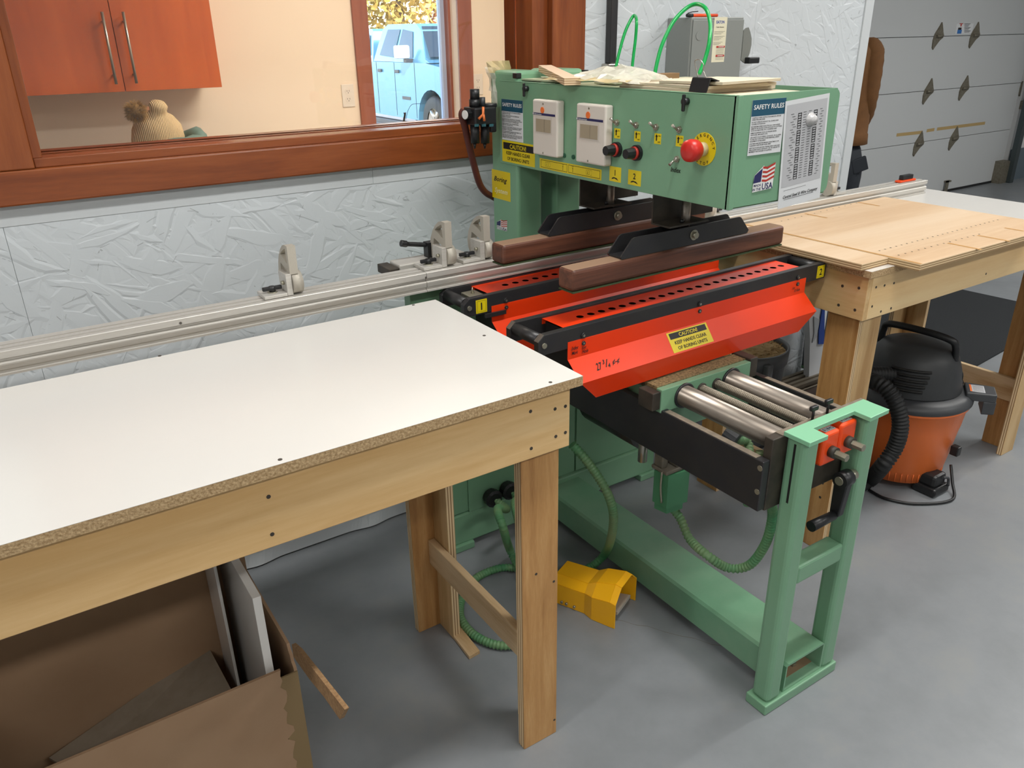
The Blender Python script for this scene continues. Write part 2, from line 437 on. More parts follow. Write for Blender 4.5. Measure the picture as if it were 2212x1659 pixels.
# wall with the office window: core with an opening, strand-board sheets on it
WX0, WX1, WZ0, WZ1 = .128, 1.535, 1.235, 2.25
wb = struct(part('wall_back', plain_white, None, (-4, WX0, WY+.012, 2.27, 0, 2.95), (WX1, XE, WY+.012, 2.27, 0, 2.95),
                 (WX0, WX1, WY+.012, 2.27, 0, WZ0), (WX0, WX1, WY+.012, 2.27, WZ1, 2.95)), 'white painted strand board wall')
def sheet(x0, x1, z0, z1):
    m = MB(); m.box(x0+.0003, x1-.0003, WY, WY+.012, z0+.0003, z1-.0003, bev=.0006, seg=1); m.build('strand_board_sheet', wall_paint, wb)
for a, b in ((-4, -2.42), (-2.42, .02), (.02, 2.46), (2.46, 3.09)): sheet(a, b, .022, 1.2)
for a, b in ((-4, -2.42), (-2.42, WX0)): sheet(a, b, 1.2, 2.42)
for a, b in ((WX1, 2.46), (2.46, 3.09)): sheet(a, b, 1.2, 2.42)
part('corner_board', trimgrey, wb, (3.088, XE+.006, WY-.006, WY+.014, 0.01, 2.95), bev=.002)
# torn painted lip at the foot of the wall
m = MB()
xs = [.35+.012*i for i in range(60)]
zz = [.022+.012*max(0, math.sin(i*.55)*math.sin(i*1.7)) for i in range(60)]
for i in range(59):
    y0 = WY-.001-.012*max(0, math.sin(i*.2))**3; y1 = WY-.001-.012*max(0, math.sin((i+1)*.2))**3
    m.add([(xs[i], y0, .006), (xs[i+1], y1, .006), (xs[i+1], WY-.0005, zz[i+1]+.02), (xs[i], WY-.0005, zz[i]+.02)], [(0,1,2,3)])
m.build('peeling_paint_lip', trimgrey, wb)
t1 = MB(); t1.box(-4, .93, WY-.0015, WY, 1.108, 1.1545, bev=.001); t1.box(.931, 1.70, WY-.0015, WY, 1.108, 1.1545, bev=.001)
struct(t1.build('trim_1', trimgrey), 'grey painted trim board under the office window')
# office window: cherry casing, stool, jambs and pane
w1 = struct(bpy.data.objects.new('window_1', None)); COL.objects.link(w1); w1['label'] = 'cherry framed fixed window to the office'
part('casing_board', cherry_z, w1, (-.06, .111, WY-.026, WY, 1.232, 2.36), bev=.003)
part('casing_board', cherry_z, w1, (1.537, 1.60, WY-.028, WY, 1.155, 2.36), (1.598, 1.668, WY-.022, WY, 1.155, 2.36), bev=.003)
part('apron_board', cherry_x, w1, (-4, 1.536, WY-.026, WY, 1.155, 1.2315), bev=.004)
part('jamb', cherry_z, w1, (.111, .131, WY-.012, 2.28, 1.252, WZ1), bev=.002)
part('jamb', cherry_z, w1, (1.48, 1.537, WY-.004, 2.28, 1.252, WZ1), bev=.002)
part('window_stool', cherry_x, w1, (.112, 1.536, WY-.012, 2.30, 1.2315, 1.2525), bev=.002)
part('head_casing', cherry_x, w1, (-.06, 1.668, WY-.026, WY, WZ1, WZ1+.1), bev=.003)
part('glazing_bead', cherry_x, w1, (.131, 1.48, 2.225, 2.238, 1.2525, 1.256), bev=.001)
part('glazing_bead', cherry_x, w1, (.131, 1.48, 2.190, 2.203, 1.2525, 1.255), bev=.001)
part('pane', glass, w1, (.1312, 1.4798, 2.211, 2.217, 1.2526, WZ1))
# the office behind it
OY = 4.24
ow = struct(part('wall_office', officewall, None, (-1.5, 1.892, OY, OY+.2, 0, 2.5), (2.44, 3.0, OY, OY+.2, 0, 2.5), (1.892, 2.44, OY, OY+.2, 0, .8), (1.892, 2.44, OY, OY+.2, 2.05, 2.5),
             (-1.6, -1.5, 2.27, OY+.2, 0, 2.5), (-1.5, .11, 2.272, 2.29, 0, 2.5), (1.54, 3.0, 2.272, 2.29, 0, 2.5), (.11, 1.54, 2.272, 2.29, 0, 1.22)))
struct(part('wall_partition', plain_white, None, (3.0, XE, 2.27, OY, 0, 2.95)))
struct(part('ceiling_office', ceil_white, None, (-1.6, 3.0, 2.27, OY+.2, 2.5, 2.6)))
w2 = struct(bpy.data.objects.new('window_2', None)); COL.objects.link(w2); w2['label'] = 'cherry trimmed outside window in the office'
cherry_far = wood('cherry_trim_far', '#9a5c48', '#8f5240', '#7c4435', 'z', .4, .6)
part('casing_board', cherry_far, w2, (1.81, 1.895, OY-.018, OY, .8, 2.15), bev=.002)
part('casing_board', cherry_far, w2, (2.436, 2.525, OY-.018, OY, .8, 2.15), bev=.002)
part('head_casing', cherry_far, w2, (1.81, 2.525, OY-.018, OY, 2.15, 2.24), bev=.002)
part('apron_board', cherry_far, w2, (1.81, 2.525, OY-.018, OY, .7, .8), bev=.002)
part('sash', M('pale_blue_vinyl', '#a9b7d6', .4), w2, (1.892, 1.92, OY+.12, OY+.16, .8, 2.05), (2.40, 2.44, OY+.12, OY+.16, .8, 2.05), (1.92, 2.40, OY+.12, OY+.16, .8, .84), (1.92, 2.40, OY+.12, OY+.16, 2.01, 2.05))
part('sash_stop', cherry_far, w2, (2.425, 2.44, OY+.075, OY+.12, .8, 2.05))
part('pane', glass, w2, (1.92, 2.40, OY+.138, OY+.142, .84, 2.01))
# garage wall and door
GY = 4.24
struct(part('wall_garage', plain_white, None, (XE, 3.5, GY, GY+.16, 0, 3), (8.96, 10.6, GY, GY+.16, 0, 3), (3.5, 8.96, GY, GY+.16, 2.34, 3)))
doorw = M('white_steel_door', '#c6c9ca', .5, bmp=(500, .08))
gd = struct(bpy.data.objects.new('door_1', None)); COL.objects.link(gd); gd['label'] = 'white sectional garage door with rusty hinges'
for z0, z1 in ((.012, .521), (.521, .969), (.969, 1.417), (1.417, 1.865), (1.865, 2.32)):
    part('door_section', doorw, gd, (3.52, 8.94, GY+.03, GY+.07, z0+.002, z1-.002), bev=.003)
part('daylight_block', blackr, gd, (3.5, 8.96, GY+.075, GY+.09, 0, 2.34)); part('bottom_seal', blackr, gd, (3.52, 8.94, GY+.025, GY+.07, 0, .022))  # unseen backing added to stop daylight leaking through the section gaps
hm = M('rusty_zinc', '#807c70', .6, .3, var='#665f4e', vs_=60)
for q in ((880, 283), (1165, 276), (803, 714), (1083, 688), (728, 1122), (1003, 1080), (1492, 1003), (1552, 660)):
    c = at(*D6(*q), y=GY+.03)
    m = MB(); k = .115
    m.prism([(c.x-.058, c.z-.03), (c.x-.052, c.z-.09), (c.x-.035, c.z-.108), (c.x-.02, c.z-.09), (c.x+.04, c.z-.035), (c.x+.085, c.z-.012), (c.x+.092, c.z+.008), (c.x+.075, c.z+.03), (c.x+.045, c.z+.09), (c.x+.03, c.z+.112), (c.x+.015, c.z+.09), (c.x-.045, c.z+.02)], 'y', GY+.02, GY+.032)
    m.cyl((c.x-.03, GY+.012, c.z), (c.x+.05, GY+.012, c.z), .012, n=10)
    m.build('hinge', hm, gd)
fg = Face((0, GY+.0298, 0), (1,0,0), (0,0,1), (0,-1,0))
def r6(a, b, c, d): 
    p, q = at(*D6(a, b), y=GY+.03), at(*D6(c, d), y=GY+.03); return (min(p.x, q.x), min(p.z, q.z), max(p.x, q.x), max(p.z, q.z))
st = fg.plate('warning_label', paper, gd, *r6(1035, 185, 1150, 262), t=.001)
fg.rects('printed_lines', blacki, st, [r6(1092, 185+9*i, 1140-(i % 3)*8, 188+9*i) for i in range(8)], h=.0014)
fg.rects('blue_picture', M('blue_print', '#2f6fb5', .5), st, [r6(1040, 232, 1068, 262)], h=.0014)
fg.rects('dark_picture', blacki, st, [r6(1045, 215, 1068, 232)], h=.0016)
fg.rects('red_arrow', redi, st, [r6(1055, 182, 1082, 188), r6(1064, 188, 1070, 206)], h=.0014)
tape = M('masking_tape', '#b59b68', .7)
for (a, b, c, d) in ((565, 1052, 768, 1030), (800, 1019, 860, 1009), (880, 1006, 1255, 959)):
    p, q = at(*D6(a, b), y=GY+.029), at(*D6(c, d), y=GY+.029)
    fg.polys('tape_strip', tape, gd, [[(p.x, p.z-.014), (q.x, q.z-.014), (q.x, q.z+.014), (p.x, p.z+.014)]], h=.001)
c = at(*D6(935, 1455), y=GY+.03)
part('lift_handle', hm, gd, (c.x-.02, c.x+.02, GY+.0, GY+.012, c.z-.1, c.z+.06), (c.x-.02, c.x+.06, GY+.0, GY+.03, c.z+.045, c.z+.06))
m = MB(); m.prism([(8.90, GY-.10), (8.97, GY-.10), (8.97, GY-.094), (8.906, GY-.094), (8.906, GY-.056), (8.97, GY-.056), (8.97, GY-.05), (8.90, GY-.05)], 'z', 0, 2.3)
m.build('roller_track', M('track_steel', '#4c5557', .5, .6), gd)
part('track_bracket', hm, gd, (8.78, 8.93, GY-.06, GY+.03, .0, .22)); part('track_bracket', hm, gd, (8.95, 9.2, GY-.05, GY, .72, .8))
struct(part('trim_2', M('grey_wall_base', '#5f6c75', .6), None, (8.98, 10.6, GY-.02, GY, 0, .32)))
# ceiling fixtures
emis = M('lit_diffuser', '#ffffff', .5, emit=('#fff6e6', 4.0))
for k, (fx, fy) in enumerate(FIX+[(6.8, 1.2)]):
    t = thing('ceiling_light', 'white strip light on the shop ceiling', 'ceiling light', (fx, fy, 2.95), 'shop ceiling strip lights')
    part('housing', ceil_white, t, (fx-.65, fx+.65, fy-.13, fy+.13, 2.90, 2.95), bev=.004)
    part('diffuser', emis, t, (fx-.6, fx+.6, fy-.11, fy+.11, 2.872, 2.90), bev=.004)
t = thing('ceiling_light', 'warm flat light panel on the office ceiling', 'ceiling light', (1.75, 3.0, 2.5))
part('housing', ceil_white, t, (1.2, 2.3, 2.7, 3.3, 2.45, 2.5)); part('diffuser', emis, t, (1.25, 2.25, 2.75, 3.25, 2.43, 2.45))
# black carpet mat under the far table
mp = [at(*E2(*q), z=0) for q in ((1290, 835), (2190, 1030), (2090, 1392), (1640, 1565))]
m = MB(); m.prism([(mp[0].x, mp[0].y), (mp[1].x, mp[1].y), (mp[2].x, mp[2].y), (3.66, 1.70), (3.5, 1.75), (3.5, 2.9)], 'z', 0.0005, .008)
tag(m.build('floor_mat', matblk), 'black carpet mat lying on the concrete beyond the far work table', 'mat')

# ------------------------------------------------------------------ left work table
TZ = .908
tl = thing('work_table', 'white topped work table with brown plywood legs beside the cardboard box', 'table', (.0, 1.35, 0), )
part('table_top', [chip], tl, (-1.55, .85, 1.061, 1.635, TZ-.019, TZ-.0006))
part('laminate', white_melamine, tl, (-1.55, .85, 1.061, 1.635, TZ-.0006, TZ))
part('apron', birch_x, tl, (-1.53, .831, 1.075, 1.094, .761, TZ-.0195), bev=.0015)
part('apron', birch_x, tl, (-1.53, .831, 1.60, 1.619, .761, TZ-.0195), bev=.0015)
part('apron', birch_y, tl, (.80, .819, 1.094, 1.60, .761, TZ-.0195), bev=.0015)
part('apron', birch_y, tl, (-1.53, -1.511, 1.094, 1.60, .761, TZ-.0195), bev=.0015)
def leg_board(name, x0, x1, y0, y1, z1, fm, parent, em):
    m = MB(); m.box(x0, x1, y0, y1, 0, z1, bev=.0012, seg=1)
    o = m.build(name, [fm, em], parent)
    thin_y = (y1-y0) < (x1-x0)
    for p in o.data.polygons:
        n = p.normal
        if (abs(n.x) > .9 and thin_y) or (abs(n.y) > .9 and not thin_y) or n.z < -.9: p.material_index = 1
    return o
leg_board('leg', .731, .821, 1.0945, 1.118, TZ-.02, oak_z, tl, plye_y)
leg_board('leg_backing', .777, .799, 1.119, 1.19, TZ-.02, pine_z, tl, plye_x)
leg_board('leg', .712, .79, 1.5755, 1.599, TZ-.02, oak_z, tl, plye_y)
leg_board('leg_backing', .777, .799, 1.50, 1.575, TZ-.02, pine_z, tl, plye_x)
for xx in (-1.50,):
    leg_board('leg', xx, xx+.09, 1.0945, 1.118, TZ-.02, oak_z, tl, plye_y); leg_board('leg', xx, xx+.09, 1.5755, 1.599, TZ-.02, oak_z, tl, plye_y)
m = MB(); m.box(.757, .776, 1.119, 1.575, .212, .285, bev=.002); m.build('stretcher', pine_y, tl)
screws(tl, [at(*ZM(820,780,1.887)(*q), y=1.075) for q in ((615, 205), (715, 195), (757, 184), (718, 307), (757, 291), (618, 356))]+
       [at(q[0], q[1], y=1.075) for q in ((580, 1073), (588, 1154))], (0,-1,0), .0035)
screws(tl, [at(*ZM(820,780,1.887)(*q), y=1.0945) for q in ((638, 868), (710, 898), (712, 1462))], (0,-1,0), .003)
screws(tl, [at(*q, z=TZ) for q in ((605, 993), (1189, 826), (345, 769), (893, 659), (1046, 725))], (0,0,1), .0036)

# ------------------------------------------------------------------ right work table
tr = thing('work_table', 'white topped work table carrying plywood panels beside the orange vacuum', 'table', (2.5, 1.45, 0))
RX0, RX1, RY0, RY1 = 1.888, 3.11, 1.165, 1.755
part('table_top', chip, tr, (RX0, RX1, RY0, RY1, TZ-.019, TZ-.0006)); part('laminate', white_melamine, tr, (RX0, RX1, RY0, RY1, TZ-.0006, TZ))
part('apron', birch_x, tr, (1.912, 3.09, 1.172, 1.191, .768, TZ-.0195), bev=.0015)
part('apron', birch_x, tr, (1.912, 3.09, 1.722, 1.741, .768, TZ-.0195), bev=.0015)
part('apron', birch_y, tr, (1.893, 1.911, 1.172, 1.741, .768, TZ-.0195), bev=.0015)
part('apron', birch_y, tr, (3.071, 3.09, 1.192, 1.72, .768, TZ-.0195), bev=.0015)
leg_board('leg', 1.934, 2.016, 1.192, 1.212, TZ-.02, pine_z, tr, plye_y)
leg_board('leg', 1.914, 1.933, 1.192, 1.292, TZ-.02, oak_z, tr, plye_x)
leg_board('leg', 1.934, 2.016, 1.70, 1.72, TZ-.02, pine_z, tr, plye_y)
leg_board('leg', 1.914, 1.933, 1.625, 1.72, TZ-.02, oak_z, tr, plye_x)
leg_board('leg', 2.985, 3.069, 1.192, 1.212, TZ-.02, pine_z, tr, plye_y)
leg_board('leg', 3.048, 3.067, 1.213, 1.30, TZ-.02, oak_z, tr, plye_x)
leg_board('leg', 2.96, 3.069, 1.70, 1.72, TZ-.02, pine_z, tr, plye_y)
leg_board('leg', 3.048, 3.067, 1.62, 1.699, TZ-.02, pine_z, tr, plye_x)
part('stretcher', pine_y, tr, (1.934, 1.953, 1.213, 1.699, .15, .222), bev=.002)
part('stretcher', pine_y, tr, (3.028, 3.047, 1.213, 1.699, .20, .29), bev=.002)
screws(tr, [at(*E2(*q), y=1.172) for q in ((1018, 898), (1086, 884), (1162, 865), (985, 1053), (1056, 1094), (1138, 1068), (1905, 790))], (0,-1,0), .0035)
screws(tr, [at(*E2(*q), x=1.893) for q in ((747, 888), (880, 905), (715, 1042), (847, 1082))], (-1,0,0), .0042)
screws(tr, [at(*E4(*q), x=1.914) for q in ((640, 953), (620, 1063))], (-1,0,0), .0042)
# plywood panels on it
PZ = TZ+.0195
def panel(name, x0, x1, y0, y1, label):
    m = MB(); m.box(x0, x1, y0, y1, TZ+.0006, PZ, bev=.0008, seg=1); o = m.build(name, [ply_x, plye_z])
    for p in o.data.polygons:
        if abs(p.normal.z) < .5: p.material_index = 1
    return tag(o, label, 'plywood panel')
panel('plywood_sheet', 1.868, 1.984, 1.184, 1.692, 'narrow birch plywood panel at the end of the far table by the boring units')
pb = panel('plywood_sheet', 1.988, 2.74, 1.095, 1.692, 'large birch plywood panel with routed grooves and rows of peg holes')
ft = Face((0, 0, PZ), (1,0,0), (0,1,0), (0,0,1))
def gr(q1, q2, w=.0035):
    p, q = at(*q1, z=PZ), at(*q2, z=PZ); 
    return (min(p.x, q.x)-w if abs(p.x-q.x) < .03 else min(p.x, q.x), min(p.y, q.y), max(p.x, q.x)+(w if abs(p.x-q.x) < .03 else 0), max(p.y, q.y))
for a, b in (((440, 305), (625, 340)), ((870, 213), (1048, 243)), ((1605, 540), (1860, 598)), ((1845, 478), (2090, 530)), ((2050, 420), (2212, 445))):
    p, q = at(*E2(*a), z=PZ), at(*E2(*b), z=PZ); x = (p.x+q.x)/2
    ft.rects('groove', ply_dark, pb, [(x-.005, min(p.y, q.y), x+.005, max(p.y, q.y))], h=.0004)
ft.rects('groove', ply_dark, pb, [(1.9885, 1.0955, 1.997, 1.6915)], h=.0004)
for (a, b, n) in (((1045, 604), (2000, 355), 24), ((1200, 640), (1850, 470), 13), ((255, 365), (860, 220), 12)):
    p, q = at(*E2(*a), z=PZ), at(*E2(*b), z=PZ)
    ft.rects('peg_hole_row', blackd, pb, [((p.lerp(q, i/n)).x-.0024, p.lerp(q, i/n).y-.0024, p.lerp(q, i/n).x+.0024, p.lerp(q, i/n).y+.0024) for i in range(n+1)], h=.0003)

# ------------------------------------------------------------------ fence rail and flip stops
RZ0, RZ1, RYF, RYB = .9086, .957, 1.70, 1.762
fr = thing('fence_rail', 'long slotted aluminium fence rail behind the tables and boring units', 'fence rail', (1.2, 1.73, RZ0))
prof = [(RYF, RZ0), (RYF, .9125), (RYF+.006, .9135), (RYF+.006, .919), (RYF+.0015, .9205), (RYF, .930), (RYF, .9325), (RYF+.002, .934), (RYF+.007, .9365), (RYF+.007, .941), (RYF, .943),
        (RYF, RZ1-.001), (RYF+.001, RZ1), (RYF+.014, RZ1), (RYF+.014, RZ1-.005), (RYF+.021, RZ1-.005), (RYF+.021, RZ1), (RYF+.036, RZ1), (RYF+.036, RZ1-.005), (RYF+.043, RZ1-.005), (RYF+.043, RZ1), (RYB, RZ1), (RYB, RZ0)]
jx = at(*C5(455, 300), y=RYF).x
for x0, x1 in ((-1.5, jx-.0006), (jx+.0006, 3.02)): MB().prism(prof, 'x', x0, x1).build('extrusion', alu, fr)
screws(fr, [at(*C5(455, 290), y=RYF)+Vector((-.002,0,0)), at(390, 698, y=RYF)], (0,-1,0), .003, alu_dark)
part('support_bracket', green, fr, (.845, .985, 1.763, 1.80, .60, .935), bev=.003)
c = at(*G5(530, 880), y=1.73); 
oc = thing('rail_clip', 'orange clip with black thumb block on the end of the fence rail', 'clip', (c.x, 1.73, RZ1))
part('base', orangeb, oc, (c.x-.05, c.x+.05, 1.722, 1.748, RZ1+.0003, RZ1+.008), bev=.003); part('thumb_block', blackp, oc, (c.x-.03, c.x+.035, 1.726, 1.746, RZ1+.008, RZ1+.025), bev=.003)
def flip_stop():
    t = thing('flip_stop', 'cast aluminium flip stop standing alone on the fence rail', 'flip stop', (0,0,0), 'flip stops on the fence rail')
    part('base_plate', alu, t, (0, .052, 0, .058, 0.0003, .008), bev=.001)
    part('upright', alu, t, (.0525, .066, 0.001, .052, 0.0003, .05), bev=.0012)
    a = [(.052+.0*k, .0) for k in range(0)]
    arc = [(.012+.062*math.cos(w), .016+.096*math.sin(w)) for w in [(-6+4*k)*PI/180*1.0 for k in range(24)]]
    out = [(.006, .048), (.006, .112)]+[p for p in reversed(arc) if p[1] < .112 and p[0] > .012]+[(.02, .008)]
    m = MB(); h1 = [(.020, .072), (.020, .096), (.030, .098), (.040, .086)]; h2 = [(.030, .022), (.054, .022), (.062, .044), (.054, .068)]
    # casting with two pockets: bridge the outline to the holes by building it from strips
    x0, x1 = .064, .082
    def strip(a, b): 
        n = len(a)
        for i in range(n):
            j = (i+1) % n
            for X, fl in ((x0, 1), (x1, 0)):
                q = [(X, *a[i]), (X, *a[j]), (X, *b[j]), (X, *b[i])]; m.add(q if fl else q[::-1], [(0,1,2,3)])
            m.add([(x0, *b[i]), (x0, *b[j]), (x1, *b[j]), (x1, *b[i])], [(0,1,2,3)]); m.add([(x0, *a[j]), (x0, *a[i]), (x1, *a[i]), (x1, *a[j])], [(0,1,2,3)])
    def circ(c, pts, k): return [(c[0]+(p[0]-c[0])*k, c[1]+(p[1]-c[1])*k) for p in pts]
    up = [(.006, .060), (.006, .112), (.018, .112), (.030, .108), (.045, .096), (.058, .080)]
    lo = [(.006, .060), (.058, .080), (.068, .060), (.073, .040), (.071, .020), (.064, .006), (.022, .006), (.006, .03)]
    def inset(pts, d):
        cx = sum(p[0] for p in pts)/len(pts); cz = sum(p[1] for p in pts)/len(pts); out = []
        for p in pts:
            L = math.hypot(p[0]-cx, p[1]-cz); k = max(.25, 1-d/L); out.append((cx+(p[0]-cx)*k, cz+(p[1]-cz)*k))
        return out
    up = [(y_*1.17, z_) for y_, z_ in up]; lo = [(y_*1.17, z_) for y_, z_ in lo]
    strip(up, inset(up, .013)); strip(lo, inset(lo, .018))
    m.prism([(.001, .048), (.012, .048), (.012, .094), (.006, .112), (.001, .112)], 'x', x0-.0006, x1+.0006)
    m.build('lever', castal, t)
    m = MB(); m.cyl((.0668, .018, .026), (.090, .018, .026), .0255, n=28); m.build('pivot_boss', castal, t)
    m = MB(); m.cyl((.046, .018, .028), (.0525, .018, .028), .0045, n=10); m.build('pivot_screw', zinc, t)
    m = MB(); m.cyl((.026, .026, .008), (.026, .026, .010), .011, n=16); m.build('washer', zinc, t)
    m = MB(); m.cyl((.026, .026, .010), (.026, .026, .022), .0075, n=10); m.box(.004, .048, .0215, .0305, .013, .022, bev=.002); m.build('wing_knob', blackp, t)
    return t
fs = flip_stop(); fs.location = (.468, 1.716, RZ1)
s2 = dup(fs, (.866, 1.716, RZ1), 'cast aluminium flip stop beside the black clamp handle on the rail')
dup(fs, (.978, 1.716, RZ1), 'cast aluminium flip stop on the rail next to the green machine column')
# flip stop beyond the head, mirrored
def mirrored(loc, label):
    r = dup(fs, loc, label); r.scale = (-1, 1, 1); return r
c = at(*D5(1350, 1310), y=1.716)
mirrored((c.x, 1.716, RZ1), 'cast aluminium flip stop on the rail beyond the green control head')
c = at(*G2(1560, 540), y=1.716)
mirrored((c.x+.06, 1.716, RZ1), 'cast aluminium flip stop on the rail half hidden under the control head')
# clamp block and handle behind the middle stop
cb = thing('clamp_block', 'aluminium clamp block with long black handle behind the fence rail', 'clamp', (.86, 1.80, .93))
part('block', alu, cb, (.83, 1.03, 1.78, 1.84, .9365, .965), bev=.004); part('foot_plate', blackd, cb, (.80, .829, 1.78, 1.85, .9365, .958), bev=.002)
p = [at(*ZM(840,440,7.9)(*q), y=1.81) for q in ((205, 675), (300, 688), (430, 694), (600, 702), (690, 710))]
MB().tube(spline(p, 6), .007, 8, rfun=lambda i: .0085 if i < 7 else .006).build('handle', blackp, cb)
part('handle_post', blackp, cb, (p[-1].x-.012, p[-1].x+.012, 1.795, 1.82, .965, p[-1].z+.01))
# ------------------------------------------------------------------ boring machine
bm_ = thing('boring_machine', 'green double line boring machine with red guards between the two tables', 'boring machine', (1.39, 1.4, 0))
HX0, HX1, HY0, HY1, HZ0, HZ1 = 1.235, 1.540, 1.090, 1.933, 1.161, 1.3775
# head tray
m = MB(); m.prism([(HY0+.006, HZ0), (HY1, HZ0), (HY1, HZ1), (HY0+.006, HZ1)], 'x', HX0, HX0+.004, bev=.0012)
m.box(HX0, HX0+.012, HY0+.004, HY1, HZ1-.003, HZ1, bev=.001); m.box(HX0, HX0+.0122, HY0, HY0+.012, HZ0, HZ1, bev=.0012)
m.build('head_side_panel', green, bm_)
part('head_side_panel', green, bm_, (HX1-.004, HX1, HY0+.006, HY1, HZ0, HZ1))
r = .016; x0, x1 = HX0+.009, HX1+.002
pts = [(x0, HZ0+.004), (x1-r, HZ0+.004)]+[(x1-r+r*math.sin(a*PI/8), HZ0+.004+r-r*math.cos(a*PI/8)) for a in range(1, 5)]+[(x1-r+r*math.cos(a*PI/8), HZ1-r+r*math.sin(a*PI/8)) for a in range(0, 5)]+[(x0, HZ1)]
MB().prism(pts, 'y', HY0+.0008, HY0+.005).build('head_front_panel', green, bm_)
part('head_bottom_plate', greend, bm_, (HX0+.004, HX1-.004, HY0+.006, HY1, HZ0, HZ0+.005))
part('head_back_plate', green, bm_, (HX0+.004, HX1-.004, HY1-.005, HY1, HZ0, HZ1))
part('inner_tray', blackd, bm_, (HX0+.004, HX1-.004, HY0+.006, 1.47, HZ1-.02, HZ1-.016))
dl = M('dusty_green_lid', '#a9b596', .6, var='#c3c0a2', vs_=9)
part('head_lid', dl, bm_, (HX0+.006, HX1-.006, 1.47, 1.70, HZ1-.006, HZ1-.001), bev=.001)
part('head_lid', dl, bm_, (HX0+.02, HX1+.02, 1.69, 1.90, HZ1+.001, HZ1+.006), bev=.001)
part('head_lid', dl, bm_, (HX0+.06, HX1+.06, 1.52, 1.60, HZ1+.001, HZ1+.005), bev=.001)
for q in (D3(630, 205), G6(968, 250)):
    p = at(*q, y=1.86); part('lid_knob', blackp, bm_, (p.x-.008, p.x+.008, 1.85, 1.87, HZ1+.0062, HZ1+.02), bev=.002)
# columns and base
for x0, x1 in ((HX0+.003, 1.322), (1.372, 1.46)):
    m = MB(); m.box(x0, x1, 1.852, 1.985, .03, 1.402, bev=.009, seg=3); m.build('column', green, bm_)
part('plinth', green, bm_, (.972, 1.812, 1.838, 2.02, .022, .13), bev=.006)
for x0 in (.972, 1.742): part('foot_pad', green, bm_, (x0, x0+.07, 1.828, 2.02, 0, .024), bev=.003)
m = MB(); m.box(.974, 1.235, 1.840, 2.0, .131, .80, bev=.006); m.build('electrical_cabinet', green, bm_)
part('cabinet_door', green, bm_, (1.03, 1.225, 1.834, 1.8395, .132, .62), bev=.002)
m = MB(); m.prism([(1.46, .131), (1.79, .131), (1.62, .50), (1.46, .72)], 'y', 1.85, 1.862); m.prism([(1.46, .131), (1.80, .131), (1.46, .40)], 'y', 1.90, 1.912); m.build('gusset', green, bm_)
part('back_plate', greend, bm_, (1.236, 1.60, 1.988, 2.0, .13, .86), bev=.003)
# floor beam and front stand
m = MB(); bx0, bx1, bz1 = 1.326, 1.470, .111; r = .008
pr = [(bx0, .028), (bx1, .028), (bx1, bz1-r), (bx1-.003, bz1-.003), (bx1-r, bz1), (bx0+r, bz1), (bx0+.003, bz1-.003), (bx0, bz1-r)]
inn = [(bx0+.005, .033), (bx1-.005, .033), (bx1-.005, bz1-.013), (bx1-.012, bz1-.005), (bx0+.012, bz1-.005), (bx0+.005, bz1-.013)]
m.prism(pr[:2]+[(bx1, .033), (bx0, .033)], 'y', .862, 1.838); m.prism([(bx0, .033), (bx0+.005, .033), (bx0+.005, bz1-.006), (bx0+.001, bz1-.006)], 'y', .862, 1.838)
m.prism([(bx1-.005, .033), (bx1, .033), (bx1-.001, bz1-.006), (bx1-.005, bz1-.006)], 'y', .862, 1.838); m.prism([(bx0+.001, bz1-.006), (bx1-.001, bz1-.006), (bx1-r, bz1), (bx0+r, bz1)], 'y', .862, 1.838)
m.build('floor_beam', M('green_beam_enamel', '#6fa07f', .42, var='#86ac8e', vs_=5), bm_)
m = MB(); m.cyl((1.415, .905, .033), (1.415, .905, .044), .009, n=6, smooth=False); m.build('anchor_bolt', zinc, bm_)
m = MB(); m.cyl((1.352, .885, .0331), (1.352, .885, .0338), .006, n=14); m.build('bolt_hole', blacki, bm_)
part('foot_plate', green, bm_, (1.256, 1.522, .853, .913, .0, .028), bev=.003)
part('beam_dust', M('brown_dust', '#8a7358', .9), bm_, (bx0+.006, bx1-.006, .885, 1.3, .0332, .0342))
for x0, x1 in ((1.264, 1.314), (1.469, 1.519)):
    m = MB(); m.box(x0, x1, .858, .906, .028, .731, bev=.011, seg=3); m.build('stand_leg', green, bm_)
part('cross_bar', green, bm_, (1.312, 1.471, .861, .905, .352, .400), bev=.006)
m = MB(); m.prism([(1.249, .839), (1.307, .839), (1.309, .877), (1.447, .878), (1.446, .838), (1.515, .840), (1.516, .904), (1.249, .902)], 'z', .731, .741, bev=.001); m.build('stand_cap', M('pale_green_cap', '#86c29c', .38), bm_)
part('slide_end_plate', blackd, bm_, (1.226, 1.548, .907, .929, .555, .725), bev=.002)
part('sawdust_film', dustytop, bm_, (1.256, 1.546, .908, .928, .7252, .7265))
part('slot', blacki, bm_, (1.2632, 1.2645, .879, .884, .575, .715))
